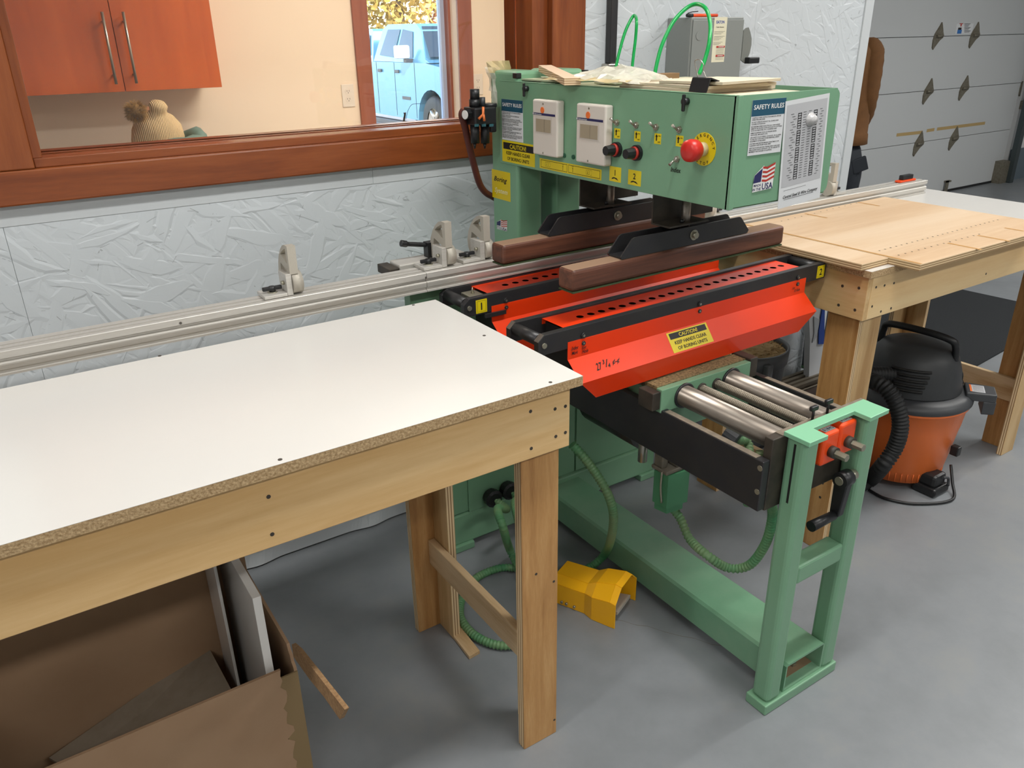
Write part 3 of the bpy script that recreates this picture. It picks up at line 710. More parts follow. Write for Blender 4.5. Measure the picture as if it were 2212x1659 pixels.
# slide bars, shafts, screws
for x0, x1 in ((1.205, 1.225), (1.549, 1.567)):
    part('slide_bar', black, bm_, (x0, x1, .908, 1.85, .56, .679), bev=.002); part('sawdust_film', dustytop, bm_, (x0+.002, x1-.002, .93, 1.20, .679, .6798))
screws(bm_, [at(*E3(*q), x=1.205) for q in ((1665, 995), (1640, 1195))], (-1,0,0), .0065, zinc, 'bolt')
for cx_ in (1.276, 1.435):
    m = MB(); m.cyl((cx_, .929, .700), (cx_, 1.84, .700), .0255, n=32); m.build('guide_shaft', shaftm, bm_)
    m = MB(); m.lathe([(.0262, 0), (.0315, 0), (.0315, .004), (.0262, .004)], (cx_, 1.2055, .700), 32, 'y'); m.build('shaft_ring', black, bm_)
for cx_ in (1.334, 1.385):
    path = [Vector((cx_, .929+.0012*i, .702)) for i in range(240)]
    MB().tube(path, .0105, 12, rfun=lambda i: .0116 if i % 4 < 2 else .0086).build('lead_screw', M('dusty_thread', '#7e7668', .4, .7), bm_)
    m = MB(); m.lathe([(.0113, 0), (.015, 0), (.015, .003), (.0113, .003)], (cx_, 1.2065, .702), 20, 'y'); m.build('screw_bush', blackd, bm_)
for q in (C2(845, 500), C2(1080, 390)):
    p = at(*q, z=.727); m = MB(); m.cyl((p.x, p.y, .7265), (p.x, p.y, .752), .003, n=8); m.box(p.x-.011, p.x+.011, p.y-.005, p.y+.005, .75, .761, bev=.003); m.build('lock_knob', blackp, bm_)
part('carriage', green, bm_, (1.203, 1.505, 1.2095, 1.228, .672, .731), (1.232, 1.54, 1.228, 1.42, .60, .70), bev=.0015)
part('carriage_lug', blackd, bm_, (1.178, 1.2025, 1.212, 1.262, .682, .727), bev=.002); part('carriage_lug', blackd, bm_, (1.5055, 1.533, 1.212, 1.275, .685, .737), bev=.002)
part('chip_strip', cork, bm_, (1.205, 1.53, 1.2285, 1.27, .7005, .733), bev=.001)
# counters and crank on the stand
for (x0, x1, z1, q) in ((1.347, 1.400, .715, (1370, .672)), (1.402, 1.458, .722, (1422, .680))):
    o = MB(); o.box(x0, x1, .872, .9065, z1-.078, z1, bev=.007, seg=3); o = o.build('position_counter', orangeb, bm_)
    f = Face((x0, .8719, 0), (1,0,0), (0,0,1), (0,-1,0)); ft2 = Face((x0, .872, z1), (1,0,0), (0,1,0), (0,0,1))
    ft2.plate('digit_window', paper, o, .012, .008, .046, .022, t=.0006); 
    ft2.text('digits', [('0 1 8 4 5', .014, .011, .009, .03, 0, 'F')], navyi, o, h=.001)
    m = MB(); m.cyl((x0+.028, .873, z1-.046), (x0+.028, .858, z1-.046), .013, n=18); m.build('collar', blackd, o)
    m = MB(); m.cyl((x0+.028, .858, z1-.046), (x0+.028, .832, z1-.046), .0085, n=6, smooth=False); m.build('hex_spindle', zinc, o)
cX, cY, cZ = 1.417, .866, .584
ck = MB(); ck.cyl((cX, cY, cZ), (cX+.032, cY, cZ), .0185, n=24); ck.prism([(cY-.0175, cZ), (cY+.0175, cZ), (cY+.016, cZ-.092), (cY+.004, cZ-.104), (cY-.008, cZ-.092)], 'x', cX+.006, cX+.026, bev=.003)
ck = ck.build('crank_arm', blackp, bm_)
MB().cyl((cX+.006, cY+.004, cZ-.093), (cX-.072, cY+.004, cZ-.093), .0105, .0125, n=18).build('crank_grip', blackp, ck)
MB().cyl((cX-.0005, cY, cZ), (cX-.003, cY, cZ), .010, n=16).build('crank_hub_bolt', zinc, ck)
MB().cyl((cX+.032, cY, cZ), (1.469, cY, cZ), .012, n=16).build('crank_shaft', zinc, ck)
# boring units (slightly turned on their slide)
ROT = Matrix.Translation((.905, 1.28, 0)) @ Matrix.Rotation(math.radians(1.15), 4, 'Z') @ Matrix.Translation((-.905, -1.28, 0))
def unit(dy, num, full):
    T = Matrix.Translation((0, dy, 0)) @ ROT
    def B(name, mat, *bx, bev=0, par=bm_):
        m = MB()
        for b in bx: m.box(*b, bev=bev)
        return m.build(name, mat, par, xf=T)
    ux0, ux1, y0 = .903, 1.886, 1.280
    for k, yy in enumerate((y0, y0+.105)):
        m = MB(); m.prism([(ux0, .868), (ux0+.004, .862), (ux1-.004, .862), (ux1, .868), (ux1, .897), (ux1-.010, .907), (ux0+.016, .907), (ux0, .893)], 'x' if False else 'y', yy, yy+.016, bev=.001)
        pl = m.build('unit_side_plate', black, bm_, xf=T)
        if full:
            m = MB(); m.prism([(ux0-.0004, .8935), (ux0+.016, .9075), (ux0+.0145, .9078), (ux0-.0006, .8945)], 'y', yy+.001, yy+.015); m.build('worn_corner', steel, pl, xf=T)
    for xx in (ux0+.016, ux1-.018):
        m = MB(); m.cyl((xx, y0+.0165, .891), (xx, y0+.1045, .891), .014, n=20); m.build('roller', black, bm_, xf=T)
    # drilled guard strip, each hole open
    m = MB(); sx0, sx1, sy0, sy1, sz = .990, 1.802, y0+.0265, y0+.1045, .9015
    n = 23; pitch = .032; hx0 = 1.066; hr = .0088; yc = y0+.062
    def flat(a, b, c, d): m.add([(a, c, sz), (b, c, sz), (b, d, sz), (a, d, sz)], [(0,1,2,3)])
    flat(sx0, hx0-pitch/2, sy0, sy1); flat(hx0+(n-.5)*pitch, sx1, sy0, sy1); flat(hx0-pitch/2, hx0+(n-.5)*pitch, sy0, yc-pitch/2); flat(hx0-pitch/2, hx0+(n-.5)*pitch, yc+pitch/2, sy1)
    for i in range(n):
        cx_ = hx0+i*pitch; ring = []; sq = []
        for k in range(16):
            a = 2*PI*k/16; ca, sa = math.cos(a), math.sin(a); mx = max(abs(ca), abs(sa))
            ring.append((cx_+hr*ca, yc+hr*sa, sz)); sq.append((cx_+pitch/2*ca/mx, yc+pitch/2*sa/mx, sz))
        m.add(ring+sq, [(k, 16+k, 16+(k+1) % 16, (k+1) % 16) for k in range(16)])
    m.box(sx0, sx0+.0015, sy0, sy1, sz-.014, sz-.0002) if False else None
    m.add([(sx0, sy1, sz), (sx1, sy1, sz), (sx1, sy1, sz-.014), (sx0, sy1, sz-.014)], [(0,1,2,3)])
    m.build('guard_strip', red, bm_, xf=T)
    B('spindle_housing', blacki, (1.0, 1.795, y0+.0165, y0+.1045, .80, .892))
    # folded front guard
    gp = [(y0-.0012, .8768), (y0-.0012, .836), (y0-.037, .789), (y0-.026, .738)]
    xs_ = [(.982, 1.800), (.982, 1.800), (.992, 1.815), (1.045, 1.762)]
    m = MB(); t_ = .0016
    v = []
    for (yy, zz), (a, b) in zip(gp, xs_): v += [(a, yy, zz), (b, yy, zz), (a, yy+t_, zz), (b, yy+t_, zz)]
    fcs = []
    for i in range(3):
        o = 4*i; fcs += [(o, o+4, o+5, o+1), (o+2, o+3, o+7, o+6), (o, o+2, o+6, o+4), (o+1, o+5, o+7, o+3)]
    fcs += [(0, 1, 3, 2), (12, 14, 15, 13)]
    m.add(v, fcs); bmesh.ops.recalc_face_normals(m.bm, faces=m.bm.faces[:]); gd2 = m.build('chip_guard', red, bm_, xf=T)
    f = Face(T @ Vector((0, y0, 0)), T.to_3x3() @ Vector((1,0,0)), (0,0,1), T.to_3x3() @ Vector((0,-1,0)))
    for xx in (1.025, 1.39, 1.765):
        for zz, rr in ((.884, .0062), (.866, .005)):
            m = MB(); p = f.p(xx, zz, 0); m.cyl(p, p+f.n*.004, rr, n=14); m.mi = 1; m.cyl(p+f.n*.004, p+f.n*.0044, rr*.5, n=6); m.build('cap_screw', [black, steel], bm_)
    p = f.p(ux0+.015, .884, 0); m = MB(); m.cyl(p, p+f.n*.003, .0062, n=14); m.build('cap_screw', zinc, bm_)
    sx = .955 if num == '1' else 1.865
    s_ = f.plate('number_sticker', yellow, bm_, sx-.018, .866, sx+.014, .900, t=.0005)
    f.text('number', [(num, sx-.002, .874, .0185, None, 0, 'C')], blacki, s_)
    e = .0005; a, b, c, d = sx-.0145, .869, sx+.0105, .897
    f.rects('border', blacki, s_, [(a, b, c, b+e), (a, d-e, c, d), (a, b, a+e, d), (c-e, b, c, d)], h=.0008)
    return f, gd2, gp, T
f2, guard2, gp, T2 = unit(0, '2', True)
f1, guard1, _, T1 = unit(.311, '1', False)
m = MB(); m.box(.945, .985, 1.632, 1.678, .862, .898, bev=.002); m.build('pointer_block', zinc, bm_); MB().cyl((.966, 1.655, .898), (.966, 1.655, .914), .005, .0004, n=12).build('pointer_tip', zinc, bm_)
part('ledge_bar', black, bm_, (.96, 1.02, 1.584, 1.590, .852, .862))
# caution sticker and handwriting on the front guard
g0, g1 = Vector((0, gp[1][0], gp[1][1])), Vector((0, gp[2][0], gp[2][1]))
vdir = (g0-g1).normalized(); L = (g0-g1).length
fgd = Face(T2 @ (g1+Vector((0, 0, 0))), T2.to_3x3() @ Vector((1,0,0)), T2.to_3x3() @ vdir, T2.to_3x3() @ Vector((0, -vdir.z, vdir.y)))
sx = 1.345
s_ = fgd.plate('caution_sticker', yellow, guard2, sx-.068, .004, sx+.068, L-.004)
fgd.rects('caution_band', blacki, s_, [(sx-.062, L-.022, sx+.062, L-.007)]); fgd.text('caution_word', [('CAUTION!', sx, L-.019, .0095, .085, 0, 'C')], yellow, s_)
fgd.text('caution_text', [('KEEP HANDS CLEAR', sx, L-.036, .0085, .118, 0, 'C'), ('OF BORING UNITS', sx, L-.050, .0085, .104, 0, 'C')], blacki, s_)
fgd.text('marker_writing', [('27', 1.045, .018, .017, .019, .35, 'L'), ('3', 1.066, .028, .010, None, .3, 'L'), ('/', 1.072, .020, .017, None, .3, 'L'), ('4', 1.078, .017, .010, None, .3, 'L'), ('¢-¢', 1.092, .022, .011, .026, .4, 'F')], blacki, guard2)
f2.text('marker_writing', [('Index', .990, .857, .009, .020, .4, 'F'), ('Mark', .991, .846, .008, .018, .4, 'F'), ('1st', 1.020, .853, .007, .012, .4, 'F'), ('Hole', 1.020, .843, .009, .018, .5, 'F'), ('1st', 1.742, .855, .007, .012, .4, 'F'), ('R Hole', 1.752, .846, .008, .024, .5, 'F')], blacki, guard2, h=.0034)
# clamp beams with channels and air cylinders
def clamp(dy):
    T = Matrix.Translation((0, dy, 0)) @ Matrix.Translation((1.37, 1.34, 0)) @ Matrix.Rotation(math.radians(1.2), 4, 'Z') @ Matrix.Translation((-1.37, -1.34, 0))
    m = MB(); m.box(1.010, 1.715, 1.312, 1.366, .9775, 1.0265, bev=.009, seg=3); o = m.build('clamp_beam', [brownbeam, browntop], bm_, xf=T)
    for p in o.data.polygons:
        if p.normal.z > .75: p.material_index = 1
    m = MB(); m.box(1.013, 1.712, 1.314, 1.364, .974, .9774); m.build('felt_pad', feltg, o, xf=T)
    prof_ = [(1.153, 1.0272), (1.571, 1.0272), (1.575, 1.034), (1.543, 1.069), (1.538, 1.071), (1.190, 1.071), (1.182, 1.068), (1.150, 1.032)]
    m = MB()
    for yy in (1.316, 1.359): m.prism(prof_, 'y', yy, yy+.004)
    m.box(1.153, 1.571, 1.320, 1.359, 1.0272, 1.031); ch = m.build('clamp_channel', black, bm_, xf=T)
    m = MB(); m.cyl((1.378, 1.3158, 1.050), (1.378, 1.3135, 1.050), .0125, n=20); m.cyl((1.378, 1.3135, 1.050), (1.378, 1.306, 1.050), .0075, n=14); m.build('pivot_bolt', zinc, ch, xf=T)
    m = MB(); m.cyl((1.37, 1.338, 1.032), (1.37, 1.338, 1.165), .0105, n=20); m.build('cylinder_rod', shaftm, bm_, xf=T)
    m = MB(); m.box(1.296, 1.50, 1.372, 1.376, 1.080, 1.162); m.box(1.296, 1.425, 1.315, 1.376, 1.076, 1.080); m.build('rod_guide_bracket', blackd, bm_, xf=T)
    m = MB(); m.cyl((1.350, 1.33, 1.080), (1.350, 1.33, 1.088), .005, n=8); m.cyl((1.392, 1.35, 1.080), (1.392, 1.35, 1.088), .005, n=8); m.build('guide_screws', blackp, bm_, xf=T)
clamp(0); clamp(.275)
# underside: motor box, fittings, hoses
m = MB(); m.prism([(1.229, 1.244), (1.233, 1.198), (1.299, 1.192), (1.305, 1.25)], 'z', .405, .497); m.prism([(1.233, 1.24), (1.240, 1.203), (1.290, 1.198), (1.296, 1.245)], 'z', .385, .405); m.build('motor_terminal_box', M('mid_green_enamel', '#4d8a63', .4), bm_)
part('motor_casting', M('dusty_casting', '#6a655c', .6, .3, var='#8a8272', vs_=20), bm_, (1.228, 1.31, 1.20, 1.255, .498, .508), (1.232, 1.25, 1.22, 1.25, .508, .545), (1.265, 1.30, 1.205, 1.25, .508, .56), (1.250, 1.262, 1.23, 1.24, .508, .53), bev=.003)
m = MB(); m.cyl((1.240, 1.30, .492), (1.240, 1.30, .60), .012, n=18); m.cyl((1.240, 1.30, .54), (1.240, 1.30, .542), .0128, n=18); m.build('stop_pin', steel, bm_)
m = MB(); m.cyl((1.36, 1.40, .52), (1.36, 1.62, .52), .075, n=28); m.build('boring_motor', black, bm_)
p1, p2 = at(*C7(955, 740), x=1.2285), at(*C7(950, 1020), x=1.2285)
MB().tube(spline([p1, p1.lerp(p2, .5)+Vector((-.004, 0, 0)), p2], 6), .003, 6).build('bead_chain', zinc, bm_)
m = MB(); m.box(1.17, 1.235, 1.62, 1.66, .52, .60, bev=.004); m.build('valve_block', castal, bm_)
# ribbed green hoses
pp = [at(*E6(*q), y=1.80) for q in ((680, 470), (720, 500))]
hose('ribbed_hose', [(1.104, 1.825, .167), (1.120, 1.76, .150), at(*E6(735, 560), y=1.70), at(*E6(770, 680), y=1.60), at(*E6(815, 830), z=.06), at(*E6(880, 960), z=.025)], .0125, hoseg, bm_)
hose('ribbed_hose', [(1.165, 1.825, .173), (1.180, 1.77, .155), at(*E6(850, 520), y=1.72), at(*E6(890, 720), y=1.60), at(*E6(900, 900), z=.06), at(*E6(900, 980), z=.04), (1.06, 1.52, .03)], .0122, hoseg, bm_)
hose('ribbed_hose', [at(*E6(*q), z=.013) for q in ((880, 962), (760, 960), (640, 1000), (555, 1060), (500, 1150), (480, 1230), (490, 1310), (560, 1400), (660, 1460), (760, 1485), (860, 1480))], .0122, hoseg, bm_)
for c_, y_ in (((1.104, 1.824, .168), 0), ((1.165, 1.824, .174), 0)):
    m = MB(); m.lathe([(.0, -.006), (.026, -.006), (.026, .004), (.029, .004), (.029, .020), (.021, .024), (0, .024)], c_, 14, 'y', smooth=False)
    m.build('hose_gland', blackp, bm_, xf=Matrix.Translation(c_) @ Matrix.Rotation(PI, 4, 'Z') @ Matrix.Translation(-Vector(c_)))
hose('ribbed_hose', [at(*C7(150, 500), y=1.42), at(*C7(260, 620), y=1.40), at(*C7(390, 800), y=1.38), at(*C7(480, 970), y=1.36), at(*C7(520, 1150), y=1.37), at(*C7(495, 1350), y=1.41), at(*C7(440, 1480), z=.05), at(*C7(345, 1575), z=.016), at(*C7(230, 1640), z=.013)], .0125, hoseg, bm_)
E3b = ZM(1540, 1100, 3.317)
hose('ribbed_hose', [(1.268, 1.222, .392), at(*E3(985, 1420), y=1.20), at(*E3b(-165, 215), y=1.16), at(*E3b(-40, 330), y=1.09), at(*E3b(110, 420), y=1.06), at(*E3b(260, 400), y=1.02), at(*E3b(370, 260), y=.985), at(*E3b(420, 100), y=.965), at(*E3b(420, -30), y=.955), (1.262, .955, .60), (1.27, .97, .66)], .0118, hoseg, bm_)
hose('ribbed_hose', [at(*C3(1500, 1330), z=.60), at(*C3(1600, 1400), z=.595), at(*C3(1750, 1500), z=.57), (1.29, 1.0, .50)], .0115, hoseg, bm_)
p = at(*C3(1490, 1380), z=.60); m = MB(); m.cyl(p+Vector((-.0, .02, .008)), p+Vector((.006, -.012, -.002)), .020, n=12, smooth=False); m.build('hose_gland', dgrey, bm_)
# air tubes on top of the head
def tube_px(name, qs, ys, r, mat):
    return MB().tube(spline([at(*q, y=y_) for q, y_ in zip(qs, ys)], 10), r, 10).build(name, mat, bm_)
tube_px('air_tube', [D4(178, 540), D4(205, 420), D4(250, 260), D4(300, 150), D4(328, 122), D4(343, 165), D4(335, 300), D4(318, 440), D4(303, 580)], [1.78]*5+[1.74]*4, .0042, tubeg)
tube_px('air_tube', [D4(475, 640), D4(500, 500), D4(545, 340), D4(630, 170), D4(730, 65), D4(810, 32), D4(880, 65), D4(915, 170), D4(912, 310), D4(880, 450), D4(830, 580)], [1.50]*5+[1.48, 1.44, 1.42, 1.40, 1.40, 1.40], .0046, tubeg)
# controls on the left side of the head
fh = Face((HX0, 0, 0), (0,-1,0), (0,0,1), (-1,0,0))
def R(q1, q2, x=HX0):
    (a0, b1), (a1, b0) = fh.px(q1, x=x), fh.px(q2, x=x); return a0, b0, a1, b1
RULES = ['CAREFULLY READ INSTRUCTION MANUAL BEFORE', 'OPERATING MACHINE.', 'DO NOT OPERATE WITHOUT ALL GUARDS AND', 'COVERS IN POSITION.', 'BE SURE MACHINE IS ELECTRICALLY GROUNDED', 'REMOVE OR FASTEN LOOSE ARTICLES OF CLOTHING', 'SUCH AS NECKTIES, ETC. CONFINE HAIR.', 'REMOVE JEWELRY SUCH AS FINGER RINGS,', 'WATCHES, BRACELETS, ETC.', 'USE SAFETY FACE SHIELD, GOGGLES, OR GLASSES', 'TO PROTECT EYES AND OTHER PERSONAL SAFETY', 'EQUIPMENT AS REQUIRED.', 'STOP MACHINE BEFORE MAKING ADJUSTMENTS OR', 'CLEANING CHIPS FROM WORK AREA.', 'KEEP THE FLOOR AROUND THE MACHINE CLEAN AND', 'FREE FROM SCRAPS, SAWDUST, OIL OR GREASE TO', 'MINIMIZE THE DANGER OF SLIPPING.']
def rules(F, a0, b0, a1, b1, par):
    s_ = F.plate('safety_rules_sticker', paper, par, a0, b0, a1, b1); H_ = b1-b0; w = a1-a0
    F.rects('blue_header', bluei, s_, [(a0, b1-.29*H_, a1, b1)]); F.text('header_lettering', [('SAFETY RULES', a0+.05*w, b1-.17*H_, .085*H_, .9*w, 0, 'F')], whitei, s_)
    lh = .69*H_/(len(RULES)+3.2); y = b1-.29*H_-lh*1.1; tx = []
    for i, l in enumerate(RULES):
        tx.append((l, a0+.03*w, y, lh*.68, min(.94*w, len(l)*.0215*w), 0, 'F')); y -= lh*(1.0 if i not in (1, 3, 6, 8, 11, 13) else 1.35)
    F.text('rules_text', tx, blacki, s_)
rules(fh, *R(D3(477, 430), D3(693, 868)), bm_)
a0, b0, a1, b1 = R(D3(484, 837), D3(810, 1115))
s_ = fh.plate('caution_sticker', yellow, bm_, a0, b0, a1, b1, t=.0007); H_, w = b1-b0, a1-a0
fh.rects('caution_band', blacki, s_, [(a0+.04*w, b1-.40*H_, a1-.03*w, b1-.09*H_)], h=.001); fh.text('caution_word', [('CAUTION!', (a0+a1)/2, b1-.35*H_, .21*H_, .62*w, 0, 'C')], yellow, s_, h=.0014)
fh.text('caution_text', [('KEEP HANDS CLEAR', (a0+a1)/2, b0+.36*H_, .16*H_, .92*w, 0, 'C'), ('OF BORING UNITS', (a0+a1)/2, b0+.10*H_, .16*H_, .8*w, 0, 'C')], blacki, s_, h=.0012)
def flag(F, a0, b0, a1, b1, par):
    w, H_ = a1-a0, b1-b0
    def q(u, v): return (a0+u*w, b0+v*H_)
    s_ = F.polys('flag_sticker', whitei, par, [[q(.02, .0), q(.95, .05), q(1, .98), q(.62, .78), q(.45, .95), q(.05, .62)]], h=.0006)
    F.polys('blue_canton', navyi, s_, [[q(.03, .33), q(.38, .36), q(.40, .86), q(.06, .62)]], h=.0009)
    st_ = []
    for i in range(4):
        v = .36+.16*i
        st_.append([q(.42, v), q(.62, v-.03), q(.98, v+.10), q(.98, v+.18), q(.62, v+.05), q(.42, v+.08)])
    F.polys('red_stripes', redi, s_, st_, h=.0009)
    F.text('made_in_usa', [('MADE', a0+.06*w, b0+.20*H_, .09*H_, .34*w, 0, 'F'), ('IN THE', a0+.03*w, b0+.05*H_, .10*H_, .38*w, 0, 'F'), ('USA', a0+.45*w, b0+.06*H_, .24*H_, .5*w, 0, 'F')], navyi, s_, h=.0011)
# two motor switches
def mswitch(q1, q2):
    xf_ = HX0-.024
    p0, p1 = at(*q1, x=xf_), at(*q2, x=xf_); y1, y0, z1, z0 = p0.y, p1.y, p0.z, p1.z
    m = MB(); m.box(xf_, HX0-.0008, y0, y1, z0, z1, bev=.004); o = m.build('motor_switch', ivory, bm_)
    F = Face((xf_, 0, 0), (0,-1,0), (0,0,1), (-1,0,0)); w, H_ = y1-y0, z1-z0; a0, b0 = -y1, z0
    F.rects('blue_band', navyi, o, [(a0+.01*w, b0+.725*H_, a0+.93*w, b0+.765*H_)]); F.text('brand_lettering', [('Telemecanique', a0+.07*w, b0+.733*H_, .022*H_, .32*w, 0, 'F')], whitei, o)
    F.rects('logo_square', whitei, o, [(a0+.02*w, b0+.730*H_, a0+.055*w, b0+.762*H_)], h=.0008)
    m = MB(); c_ = F.p(a0+.42*w, b0+.82*H_); m.cyl(c_, c_+F.n*.0015, .0075, n=16); m.build('orange_button_label', orangep, o)
    F.rects('window_frame', M('shade_ivory', '#cfc7bd', .4), o, [(a0+.12*w, b0+.40*H_, a0+.80*w, b0+.70*H_)], h=.0005)
    F.plate('switch_window', M('smoked_clear_plastic', '#a79c86', .15), o, a0+.16*w, b0+.43*H_, a0+.76*w, b0+.66*H_, t=.0012)
    F.rects('window_seam', M('seam_grey', '#7b7262', .4), o, [(a0+.50*w, b0+.43*H_, a0+.51*w, b0+.66*H_)], h=.0016)
    for vv in (.05, .93):
        c_ = F.p(a0+.44*w, b0+vv*H_); m = MB(); m.cyl(c_, c_+F.n*.0006, .0026, n=10); m.build('cover_screw', zinc, o)
mswitch(D3(784, 432), D3(1026, 1022)); mswitch(D3(1222, 472), D3(1497, 1108))
for q in (D3(1105, 995), D3(1195, 1010)):
    p = at(*q, x=HX0); MB().cyl(p, p+Vector((-.003, 0, 0)), .0055, n=14).build('hole_plug', M('dark_green_plug', '#1f5a40', .5), bm_)
a0, b0, a1, b1 = R(D3(858, 1025), D3(1470, 1250)); b0 = R(D3(858, 1025), D3(1470, 1245))[1]
z1 = fh.px(D3(858, 1020), x=HX0)[1]; z0 = fh.px(D3(858, 1118), x=HX0)[1]; b0, b1 = z0, z1
s_ = fh.plate('direction_sticker', yellow, bm_, a0, b0, a1, b1); w, H_ = a1-a0, b1-b0; e = .0011
fr_ = []
for (u0, u1) in ((.02, .47), (.49, .98)):
    x0, x1 = a0+u0*w, a0+u1*w; fr_ += [(x0, b0+.12*H_, x1, b0+.12*H_+e), (x0, b1-.12*H_-e, x1, b1-.12*H_), (x0, b0+.12*H_, x0+e, b1-.12*H_), (x1-e, b0+.12*H_, x1, b1-.12*H_)]
for u in (.10, .77): x = a0+u*w; fr_ += [(x, b0+.3*H_, x+.05*w, b0+.3*H_+e/2), (x, b0+.7*H_, x+.05*w, b0+.7*H_+e/2), (x, b0+.3*H_, x+e/2, b0+.7*H_), (x+.05*w, b0+.3*H_, x+.05*w+e/2, b0+.7*H_), (x+.06*w, b0+.28*H_, x+.085*w, b0+.28*H_+e/2), (x+.06*w, b0+.72*H_, x+.085*w, b0+.72*H_+e/2), (x+.085*w, b0+.28*H_, x+.086*w, b0+.72*H_)]
for u in (.40, .56): x = a0+u*w; fr_ += [(x-.015*w, b0+.76*H_, x+.015*w, b0+.80*H_), (x-.003*w, b0+.22*H_, x+.003*w, b0+.66*H_)]
fh.rects('line_drawing', blacki, s_, fr_); fh.polys('arrow_heads', blacki, s_, [[(a0+u*w-.007*w, b0+.56*H_), (a0+u*w+.007*w, b0+.56*H_), (a0+u*w, b0+.74*H_)] for u in (.40, .56)])
fh.text('unit_numbers', [('1', a0+.125*w, b0+.4*H_, .2*H_, None, 0, 'C'), ('2', a0+.795*w, b0+.4*H_, .2*H_, None, 0, 'C')], blacki, s_)
for (q1, q2, n_) in ((D4(135, 1292), D4(220, 1425), '1'), (D4(281, 1318), D4(375, 1455), '2')):
    a0, b0, a1, b1 = R(q1, q2); b1 = fh.px(q1, x=HX0)[1]; s_ = fh.plate('number_sticker', yellow, bm_, a0, b0, a1, b1); w, H_ = a1-a0, b1-b0
    fh.text('number', [(n_, (a0+a1)/2, b0+.42*H_, .38*H_, None, 0, 'C')], blacki, s_)
    fh.polys('curved_mark', blacki, s_, [[(a0+.2*w, b0+.14*H_), (a0+.45*w, b0+.22*H_), (a0+.8*w, b0+.10*H_), (a0+.65*w, b0+.26*H_), (a0+.4*w, b0+.30*H_), (a0+.25*w, b0+.24*H_)]])
for q1, q2 in ((D4(172, 998), D4(215, 1082)), (D4(328, 1020), D4(372, 1106)), (D4(485, 1037), D4(532, 1126)), (D4(654, 1053), D4(704, 1146))):
    a0, b0, a1, b1 = R(q1, q2); s_ = fh.plate('on_off_sticker', yellow, bm_, a0, b0, a1, b1); w, H_ = a1-a0, b1-b0
    fh.rects('arrow_stem', blacki, s_, [(a0+.24*w, b0+.30*H_, a0+.42*w, b0+.75*H_)]); fh.polys('arrow_head', blacki, s_, [[(a0+.12*w, b0+.68*H_), (a0+.54*w, b0+.68*H_), (a0+.33*w, b0+.92*H_)]])
    fh.text('on_off', [('ON', a0+.58*w, b0+.72*H_, .13*H_, .32*w, 0, 'F'), ('OFF', a0+.52*w, b0+.14*H_, .13*H_, .38*w, 0, 'F')], blacki, s_)
for q, dn in ((D4(195, 955), 0), (D4(345, 975), 0), (D4(500, 990), 0), (D4(680, 1010), 0), (D4(662, 1240), 1)):
    p = at(*q, x=HX0); n_ = Vector((-1, 0, 0)); m = MB(); m.cyl(p, p+n_*.004, .0075, n=6, smooth=False); o = m.build('toggle_switch', zinc, bm_)
    d = Vector((-1, .12, .75 if not dn else -.75)).normalized(); m = MB(); m.cyl(p+n_*.003, p+n_*.008, .0042, n=10); m.cyl(p+n_*.007, p+n_*.007+d*.017, .0022, .0032, n=10); m.build('toggle_lever', steel, o)
fh.text('marker_writing', [('Index', *fh.px(D4(610, 1335), x=HX0), .010, .030, .2, 'F')], blacki, bm_)
for q in (D4(195, 1165), D4(352, 1190)):
    p = at(*q, x=HX0); m = MB()
    m.lathe([(.0, .0), (.017, 0), (.017, .008), (.0, .008)], p, 24, 'x', smooth=False); o = m.build('pressure_knob', blackp, bm_, xf=Matrix.Translation(p) @ Matrix.Diagonal((-1, 1, 1, 1)) @ Matrix.Translation(-p))
    MB().cyl(p+Vector((-.0085, 0, 0)), p+Vector((-.015, 0, 0)), .014, n=24).build('red_ring', redi, o)
    m = MB(); m.cyl(p+Vector((-.0155, 0, 0)), p+Vector((-.036, 0, 0)), .0125, .0105, n=10, smooth=False); m.build('knob_grip', blackp, o)
p = at(*D4(868, 1162), x=HX0); n_ = Vector((-1, 0, 0))
o = MB(); o.cyl(p, p+n_*.0012, .0325, n=40); es = o.build('emergency_stop', yellow, bm_)
MB().cyl(p+n_*.0012, p+n_*.018, .014, n=24).build('stop_collar', M('ivory_collar', '#cfc09a', .5), es)
m = MB(); m.lathe([(0, .018), (.017, .018), (.021, .024), (.0225, .036), (.021, .045), (.014, .049), (0, .050)], p, 32, 'x'); m.build('mushroom_button', M('red_button_plastic', '#c92a22', .35), es, xf=Matrix.Translation(p) @ Matrix.Diagonal((-1, 1, 1, 1)) @ Matrix.Translation(-p))
def arc_text(F, c, rad, s, size, a_mid, flip, par, mat):
    n = len(s); st_ = size*1.02/rad
    for i, chh in enumerate(s):
        a = a_mid+((n-1)/2-i)*st_*(1 if not flip else -1); rot = a-PI/2 if not flip else a+PI/2
        u = F.u*math.cos(rot)+F.v*math.sin(rot); v = -F.u*math.sin(rot)+F.v*math.cos(rot)
        rr = rad if not flip else rad+size*.72
        G = Face(F.p(c[0]+rr*math.cos(a), c[1]+rr*math.sin(a)), u, v, F.n)
        G.text('stop_letter', [(chh, 0, 0, size*.72, None, 0, 'C')], mat, par, h=.0016)
arc_text(fh, (-p.y, p.z), .0245, 'EMERGENCY', .0085, PI/2, False, es, blacki); arc_text(fh, (-p.y, p.z), .0245, 'STOP', .0085, -PI/2, True, es, blacki)
for q in (D4(740, 790), D3(735, 330)):
    p = at(*q, x=HX0); m = MB(); m.cyl(p, p+Vector((-.012, 0, 0)), .007, n=14); m.box(p.x-.014, p.x-.008, p.y-.0035, p.y+.0035, p.z-.019, p.z+.014, bev=.002); m.build('wing_latch', blackp, bm_)
